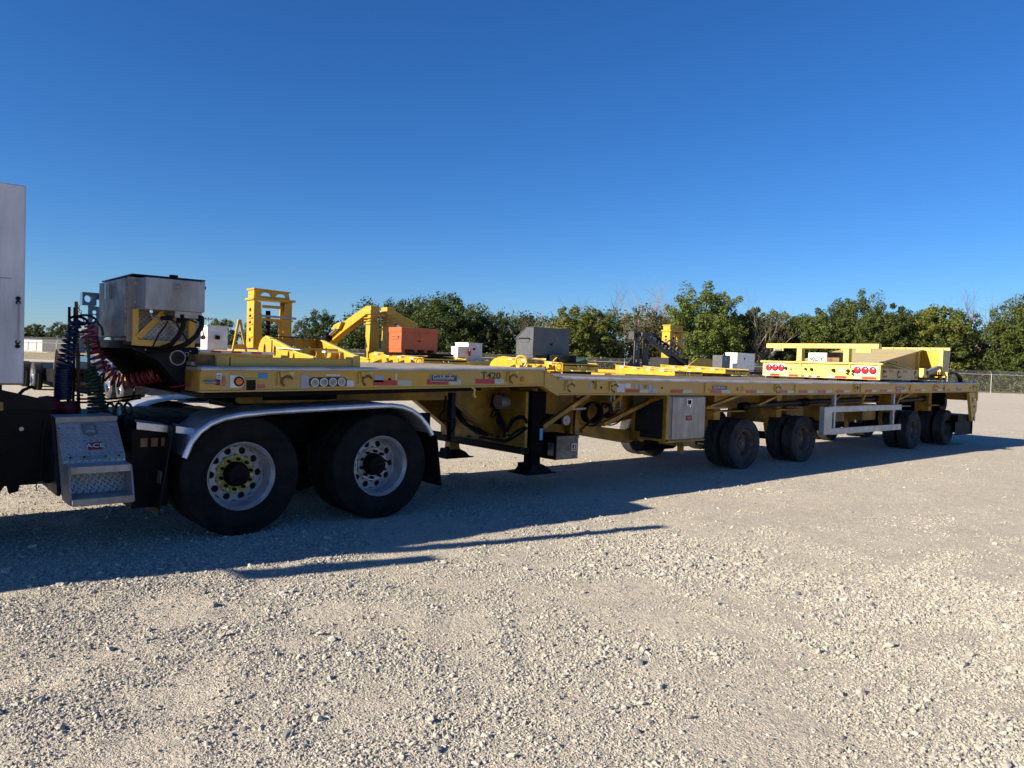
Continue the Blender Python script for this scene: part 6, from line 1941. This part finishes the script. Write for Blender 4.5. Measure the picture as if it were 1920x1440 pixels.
# job boxes and cargo on the parked trailers
def jobbox(X, Yy, Z, W, D, H, m, label, slope=0.0, cat='tool box'):
    t = thing('job_box', label, cat, (X, Yy, Z))
    prof = [(X, Yy, Z + .14), (X + W, Yy, Z + .14), (X + W, Yy, Z + H), (X, Yy, Z + H)]
    if slope:
        b = MB().prism([(X, Yy, Z + .14), (X, Yy + D, Z + .14), (X, Yy + D, Z + H * .62), (X, Yy + D * .42, Z + H), (X, Yy, Z + H)], (W, 0, 0))
    else:
        b = MB().box(X, X + W, Yy, Yy + D, Z + .14, Z + H * .80)
    t_b = b.build('body', m, t, bevel=.01)
    if slope:
        MB().prism([(X - .02, Yy + D + .03, Z + H * .62), (X - .02, Yy + D * .42, Z + H + .02), (X - .02, Yy + D * .40, Z + H + .05), (X - .02, Yy + D + .05, Z + H * .65)], (W + .04, 0, 0)).build('lid', m, t)
        MB().box(X - .02, X + W + .02, Yy - .02, Yy + D * .42, Z + H, Z + H + .03).build('lid', m, t)
        MB().box(X - .012, X, Yy + .1, Yy + D - .05, Z + H * .60, Z + H * .615).build('seam', 'black', t)
    else:
        MB().box(X - .02, X + W + .02, Yy - .02, Yy + D + .02, Z + H * .80, Z + H).build('lid', m, t, bevel=.012)
    b = MB()
    y0, y1 = Yy + D * .22, Yy + D * .78
    z0 = Z + H * .52
    b.box(X - .03, X, y0, y1, z0, z0 + H * .10)
    t_h = b.build('handle_recess', m, t)
    MB().box(X - .05, X - .03, y0 - .04, y1 + .04, z0 + H * .10, z0 + H * .14).build('handle', 'rust' if not slope else 'black', t)
    for xs_ in (X + .02, X + W * .36, X + W * .62, X + W - .2):
        MB().box(xs_, xs_ + .18, Yy, Yy + D, Z, Z + .14).build('skid', m, t)
    MB().prism([(X + W * .44, Yy - .003, Z + H * .50), (X + W * .53, Yy - .003, Z + H * .50), (X + W * .515, Yy - .003, Z + H * .44), (X + W * .455, Yy - .003, Z + H * .44)], (0, .004, 0)).build('scuff_mark', 'black', t)
    return t
jobbox(18.48, 29.5, 1.86, 2.0, 1.06, 1.15, 'orange', 'orange steel job box on skids on the J-307 trailer')
jb = jobbox(26.07, 29.0, 1.84, 2.62, 1.33, 1.56, 'grey_box', 'dark blue grey steel job box with a sloping lid on the J311 trailer', slope=1)
MB().bar((27.45, 28.995, 2.55), (27.68, 28.995, 2.85), .01, .06, up=(0, 1, 0)).build('scuff_mark', 'steel', jb)
MB().cyl((26.25, 28.998, 3.0), (26.25, 28.99, 3.0), .11, n=14).build('patch', 'rust', jb)
MB().box(18.6, 21.3, 29.3, 31.2, 1.75, 1.85).build('timber_skid', 'black', bpy.data.objects['parked_trailer'])
sp = MB().lathe((27.87, 29.15, 1.60), [(r, h) for (r, h) in tyre_profile(.80, .42, .44, 5)], 48, 'Z').build('spare_tyre', 'tyre')
sp.location = (0, -0.4, 0)
tag(sp, 'spare tyre lying flat in front of the grey job box', 'tyre')
MB().bar((26.9, 28.3, 1.72), (27.35, 28.4, 1.98), .06, .05).build('tie_bar', 'yellow_pale', bpy.data.objects['parked_trailer.001'])

def genset(X, Yy, Z, W, D, H, label, vent=False, small=False, dark_cab=False):
    t = thing('generator', label, 'generator', (X, Yy, Z), 'white generator cabinets')
    MB().box(X, X + W, Yy, Yy + D, Z, Z + H).build('housing', 'white_paint', t, bevel=.012)
    MB().box(X - .03, X + W + .03, Yy - .03, Yy + D + .03, Z + H, Z + H + .04).build('lid', 'white_paint', t)
    if vent:
        MB().box(X + W * .38, X + W * .58, Yy - .10, Yy, Z + H * .45, Z + H * .62).build('exhaust_hood', 'black', t)
        for k in range(6):
            MB().box(X - .012, X, Yy + .1, Yy + D - .1, Z + H * (.15 + .12 * k), Z + H * (.19 + .12 * k)).build('louvre', 'sticker_w', t)
    else:
        MB().cyl((X + W * .42, Yy, Z + H * .68), (X + W * .42, Yy - .02, Z + H * .68), .09, n=14).build('port', 'black', t)
    if small:
        c = MB().box(X - 1.0, X - .05, Yy - .25, Yy + .45, Z + .22, Z + .88).build('side_cabinet', 'white_paint', t)
        MB().cyl((X - 1.01, Yy + .1, Z + .72), (X - 1.0, Yy + .1, Z + .72), .05, n=12).build('port', 'black', c)
        MB().lathe((X - .12, Yy - .33, Z + .28), [(0, 0), (.08, .02), (.08, .38), (.03, .46), (0, .46)], 14, 'Z').build('extinguisher', 'tape_red', t)
        MB().box(X - .7, X - .3, Yy - .1, Yy + .2, Z, Z + .22).build('foot', 'steel', t)
    if dark_cab:
        MB().box(X - 2.35, X - 1.25, Yy - .2, Yy + .7, Z - .05, Z + H * .82).build('control_cabinet', 'grey_box', t, bevel=.01)
        MB().box(X - 2.1, X - 1.8, Yy - .215, Yy - .2, Z + H * .5, Z + H * .72).build('screen', 'sticker_b', t)
    return t
genset(29.47, 39.0, 1.58, 1.15, 1.4, 1.12, 'white generator cabinet with a red extinguisher and round port', small=True)
genset(10.2, 30.5, 1.68, .80, .75, .92, 'white generator cabinet with a black exhaust hood, beside the diamond plate cabinet', vent=True)
genset(53.75, 35.0, 1.60, 2.6, 1.1, 1.30, 'long white generator with a grey control cabinet left of the light bar frame', dark_cab=True)
GT = thing('parked_trailer', 'parked yellow trailer carrying the white generator with the red extinguisher', 'trailer', (29.5, 39, 0), PARKED)
MB().box(27.9, 31.4, 37.4, 46, 1.36, 1.56).build('deck', 'yellow_bright', GT)
MB().box(27.85, 31.45, 37.35, 37.45, 1.15, 1.55).build('end_face', 'yellow_pale', GT)
for x in (28.2, 30.9):
    for y in (39, 40.4):
        w = trailer_wheel(GT, x, y); w.rotation_euler.z = math.pi / 2
WT = thing('parked_trailer', 'parked pale trailer seen past the dark coupler, under the vented generator', 'trailer', (10.5, 30, 0), PARKED)
MB().box(9.2, 12.6, 29.8, 40, 1.40, 1.62).build('deck', 'yellow_bright', WT)
MB().box(9.15, 12.65, 29.76, 29.82, 1.56, 1.66).build('rail', 'print_white', WT)
for k in range(4):
    MB().box(9.3 + .8 * k, 9.7 + .8 * k, 29.75, 29.765, 1.575, 1.64).build('reflective_tape', 'tape_red', WT)
for x in (9.4, 12.3):
    for y in (31, 32.4):
        w = trailer_wheel(WT, x, y); w.rotation_euler.z = math.pi / 2
af = thing('a_frame', 'narrow yellow A frame stand between the vented generator and the tower', 'stand', (12.2, 32, 1.6))
for (p, q) in (((11.75, 32, 1.6), (12.0, 32, 3.0)), ((12.35, 32, 1.6), (12.05, 32, 3.0))):
    MB().bar(p, q, .10, .08).build('leg', 'yellow_bright', af)
MB().box(11.78, 12.32, 31.97, 32.03, 1.75, 1.95).build('cross_plate', 'yellow_bright', af)

# black lift mast and the blue one
def mast_lift(name, X, Yy, Z, s, m, label, group='blade lift masts', ax=1.0):
    t = thing(name, label, 'lift mast', (X, Yy, Z), group)
    def v(x, y, z): return (X + s * x, Yy + s * y, Z + s * z)
    h = MB().holed([v(-.15, 0, 2.05), v(.42, 0, 2.05), v(.42, 0, 2.62), v(-.15, 0, 2.62)], [circ(v(.10, 0, 2.34), .17 * s, 14)], (0, .5 * s, 0))
    h.build('head_block', m, t)
    MB().box(*[c for p in zip(v(.42, .05, 2.35), v(2.0, .6, 2.62)) for c in p]).build('head_beam', m, t)
    for x in (.06, 1.05):
        b = MB().holed([v(x, .1, -.05), v(x + .62, .1, -.05), v(x + .55, .1, 2.0), v(x + .05, .1, 2.05)], [circ(v(x + .30, .1, z), .09 * s, 8) for z in (1.55, 1.75, 1.35)] + [circ(v(x + .30, .1, .5), .14 * s, 8)], (0, .08 * s, 0))
        b.build('post', m, t)
        MB().prism([v(x + .6, .15, -.05), v(x + .75, .15, -.05), v(x + .62, .15, 2.0), v(x + .55, .15, 2.0)], (0, .5 * s, 0)).build('post_web', m, t)
    MB().bar(v(.55, -.1, 2.45), v(.55 + 2.2 * ax, -.1, 1.0), .2 * s, .30 * s).build('diagonal_arm', m, t)
    MB().bar(v(.5 + 2.2 * ax, -.1, 1.02), v(.5 + 3.5 * ax, -.1, .15), .15 * s, .2 * s).build('ram_barrel', 'black', t)
    for dx, dz in ((0, 0), (1.0, .02)):
        MB().cyl(v(.3 + (1.3 + dx) * ax, .4, 2.35 + dz - .35 * (dx > 0)), v(.3 + (2.6 + dx) * ax, .4, 1.45 + dz - .35 * (dx > 0)), .07 * s, n=10).build('ram_rod', 'steel', t)
        for k in range(4):
            c = v(.3 + (1.55 + dx * 1.15 + .26 * k) * ax, .4, 2.15 - .18 * k - .25 * (dx > 0))
            MB().torus(c, (.3, 1, .2), .27 * s, .07 * s, 14, 6).build('hose_loop', 'rust' if dx else 'black', t)
            MB().bar((c[0], c[1] - .05, c[2] - .3 * s), (c[0] + .05, c[1] - .05, c[2] + .2 * s), .03 * s, .05 * s).build('hose_clip', 'steel', t)
    MB().bar(v(.3 + 2.6 * ax, .4, 1.42), v(.3 + 4.1 * ax, .4, .30), .22 * s, .22 * s).build('ram_barrel', m, t)
    MB().prism([v(-.9, .2, -.1), v(.05, .2, -.1), v(.05, .2, .75)], (0, .1 * s, 0)).build('base_gusset', m, t)
    return t
mast_lift('lift_mast', 45.2, 38.5, 1.45, 1.07, 'mast_grey', 'black lift mast with diagonal rams and hose loops on the dark trailer', ax=1.55)
mast_lift('lift_mast', 4.92, 25.2, 1.50, .66, 'blue', 'blue lift mast showing left of the diamond plate cabinet')
KT = thing('parked_trailer', 'parked black trailer with a long red and white tape line under the black mast', 'trailer', (52, 38, 0), PARKED)
MB().prism([(44.2, 37.4, 1.50), (66, 34.0, 1.60), (66, 34.0, 1.25), (44.2, 37.4, 1.15)], (1.6, 2.4, 0)).build('deck', 'charcoal', KT)
for k in range(22):
    f0, f1 = k / 22, (k + .85) / 22
    p = Vector((44.2, 37.38, 1.43)).lerp(Vector((66, 33.98, 1.53)), f0); q = Vector((44.2, 37.38, 1.43)).lerp(Vector((66, 33.98, 1.53)), f1)
    MB().bar(p, q, .012, .10).build('reflective_tape', 'tape_red' if k % 2 else 'print_white', KT)
for x in (48, 50, 58, 60):
    w = trailer_wheel(KT, x, 37.3)
    w.rotation_euler.z = 0
YT = thing('parked_trailer', 'far parked yellow trailer under the small yellow tower', 'trailer', (56, 43, 0), PARKED)
MB().box(52, 64, 41.6, 44.4, 1.0, 1.45).build('deck', 'yellow_bright', YT)
MB().prism([(55.5, 41.5, 1.45), (64, 41.5, 1.45), (64, 41.5, 1.75), (59, 41.5, 2.5), (57.5, 41.5, 2.5)], (0, .1, 0)).build('cradle_side', 'yellow_bright', YT)
MB().box(54.3, 57.2, 42.3, 44.4, 1.45, 2.42).build('pedestal', 'charcoal', YT)
for x in (54, 62):
    trailer_wheel(YT, x, 41.7)

# blue trailer and black trailer on the left
BT = thing('parked_trailer', 'blue parked trailer with dusty dual tyres behind the coiled hoses', 'trailer', (6.5, 26, 0), PARKED)
MB().box(5.55, 8.4, 24.6, 34, 1.12, 1.30).build('deck', 'blue', BT)
MB().box(5.5, 8.45, 24.55, 24.62, 1.05, 1.32).build('end_face', 'blue', BT)
MB().prism([(5.75, 24.5, 1.32), (6.9, 24.5, 1.32), (5.95, 24.5, 1.80)], (0, .06, 0)).build('gusset', 'blue', BT)
for x in (6.3, 7.6):
    MB().box(x, x + .12, 24.7, 34, .6, 1.12).build('main_beam', 'blue', BT)
big_tyre = MB().lathe((0, 0, 0), tyre_profile(.50, .29, .30, 5), 48).mesh('tyre', 'tyre_dusty', angle=.7)
chr_rim = MB().lathe((0, 0, 0), [(.29, .03), (.28, .0), (.25, .08), (.18, .10), (.1, .02), (0, .02)], 28).mesh('rim', 'chrome', fix=False)
for y in (24.95, 26.35):
    for x in (5.78, 6.13, 7.75, 8.1):
        w = link('wheel', chr_rim, BT, (x, y, .50))
        w.rotation_euler.z = -math.pi / 2
        q = link('tyre', big_tyre); q.parent = w
MB().box(6.5, 6.62, 24.5, 24.6, .3, 1.1).build('support_leg', 'blue', BT)
MB().box(7.9, 8.05, 24.5, 24.7, .3, 1.15).build('support_leg', 'blue', BT)
MB().box(7.0, 8.8, 24.8, 25.3, .45, .75).build('stowage_box', 'tan', BT)
for k in range(6):
    MB().cyl((5.0 + .45 * k, 24.54, 1.24), (5.0 + .45 * k, 24.50, 1.24), .05, n=10).build('marker_lamp', 'tape_red' if k % 2 else 'zinc', BT)
DT = thing('parked_trailer', 'dark parked trailer with bright wheels beside the white truck cabinet', 'trailer', (3.6, 30, 0), PARKED)
MB().box(5.0, 7.5, 30.6, 44.0, .62, .80).build('deck', 'black', DT)
MB().box(4.98, 7.5, 30.5, 44, .35, .62).build('skirt', 'black', DT)
for y in (32.5, 35.2):
    w = link('wheel', chr_rim, DT, (4.62, y, .50)); w.rotation_euler.z = -math.pi / 2
    q = link('tyre', big_tyre); q.parent = w
    MB().torus((4.80, y, .5), (1, 0, 0), .60, .08, 16, 6, (-.2, 3.34)).build('mudguard', 'black', DT)
MB().prism([(5.05, 30.9, .80), (5.55, 30.9, .80), (5.1, 30.9, 1.55)], (0, .06, 0)).build('warning_triangle', 'rust', DT)
cn = thing('traffic_cone', 'small orange traffic cone beyond the J311 trailer', 'cone', (51.3, 48.3, 1.1))
MB().lathe((51.3, 48.3, 1.12), [(.22, 0), (.05, .62), (0, .64)], 14, 'Z').build('cone', 'cone', cn)
MB().box(51.0, 51.6, 48.0, 48.6, 1.08, 1.12).build('base', 'rubber', cn)
tp = thing('tarped_load', 'green tarpaulin covered load behind the spare tyre', 'load', (49.5, 48.5, 0))
MB().prism([(47.6, 48, .95), (51.2, 48, .95), (50.8, 48, 1.55), (49.6, 48, 2.05), (48.2, 48, 1.7)], (0, 2.0, 0)).build('tarpaulin', mat('green_tarpaulin', (.02, .085, .055), .6, 0, .15, 3), tp)
MB().box(47.2, 53, 47.9, 50.2, .55, .95).build('pallet_deck', 'yellow_bright', tp)
MB().box(47.5, 52.7, 48.0, 50.1, 0, .55).build('base_frame', 'black', tp)
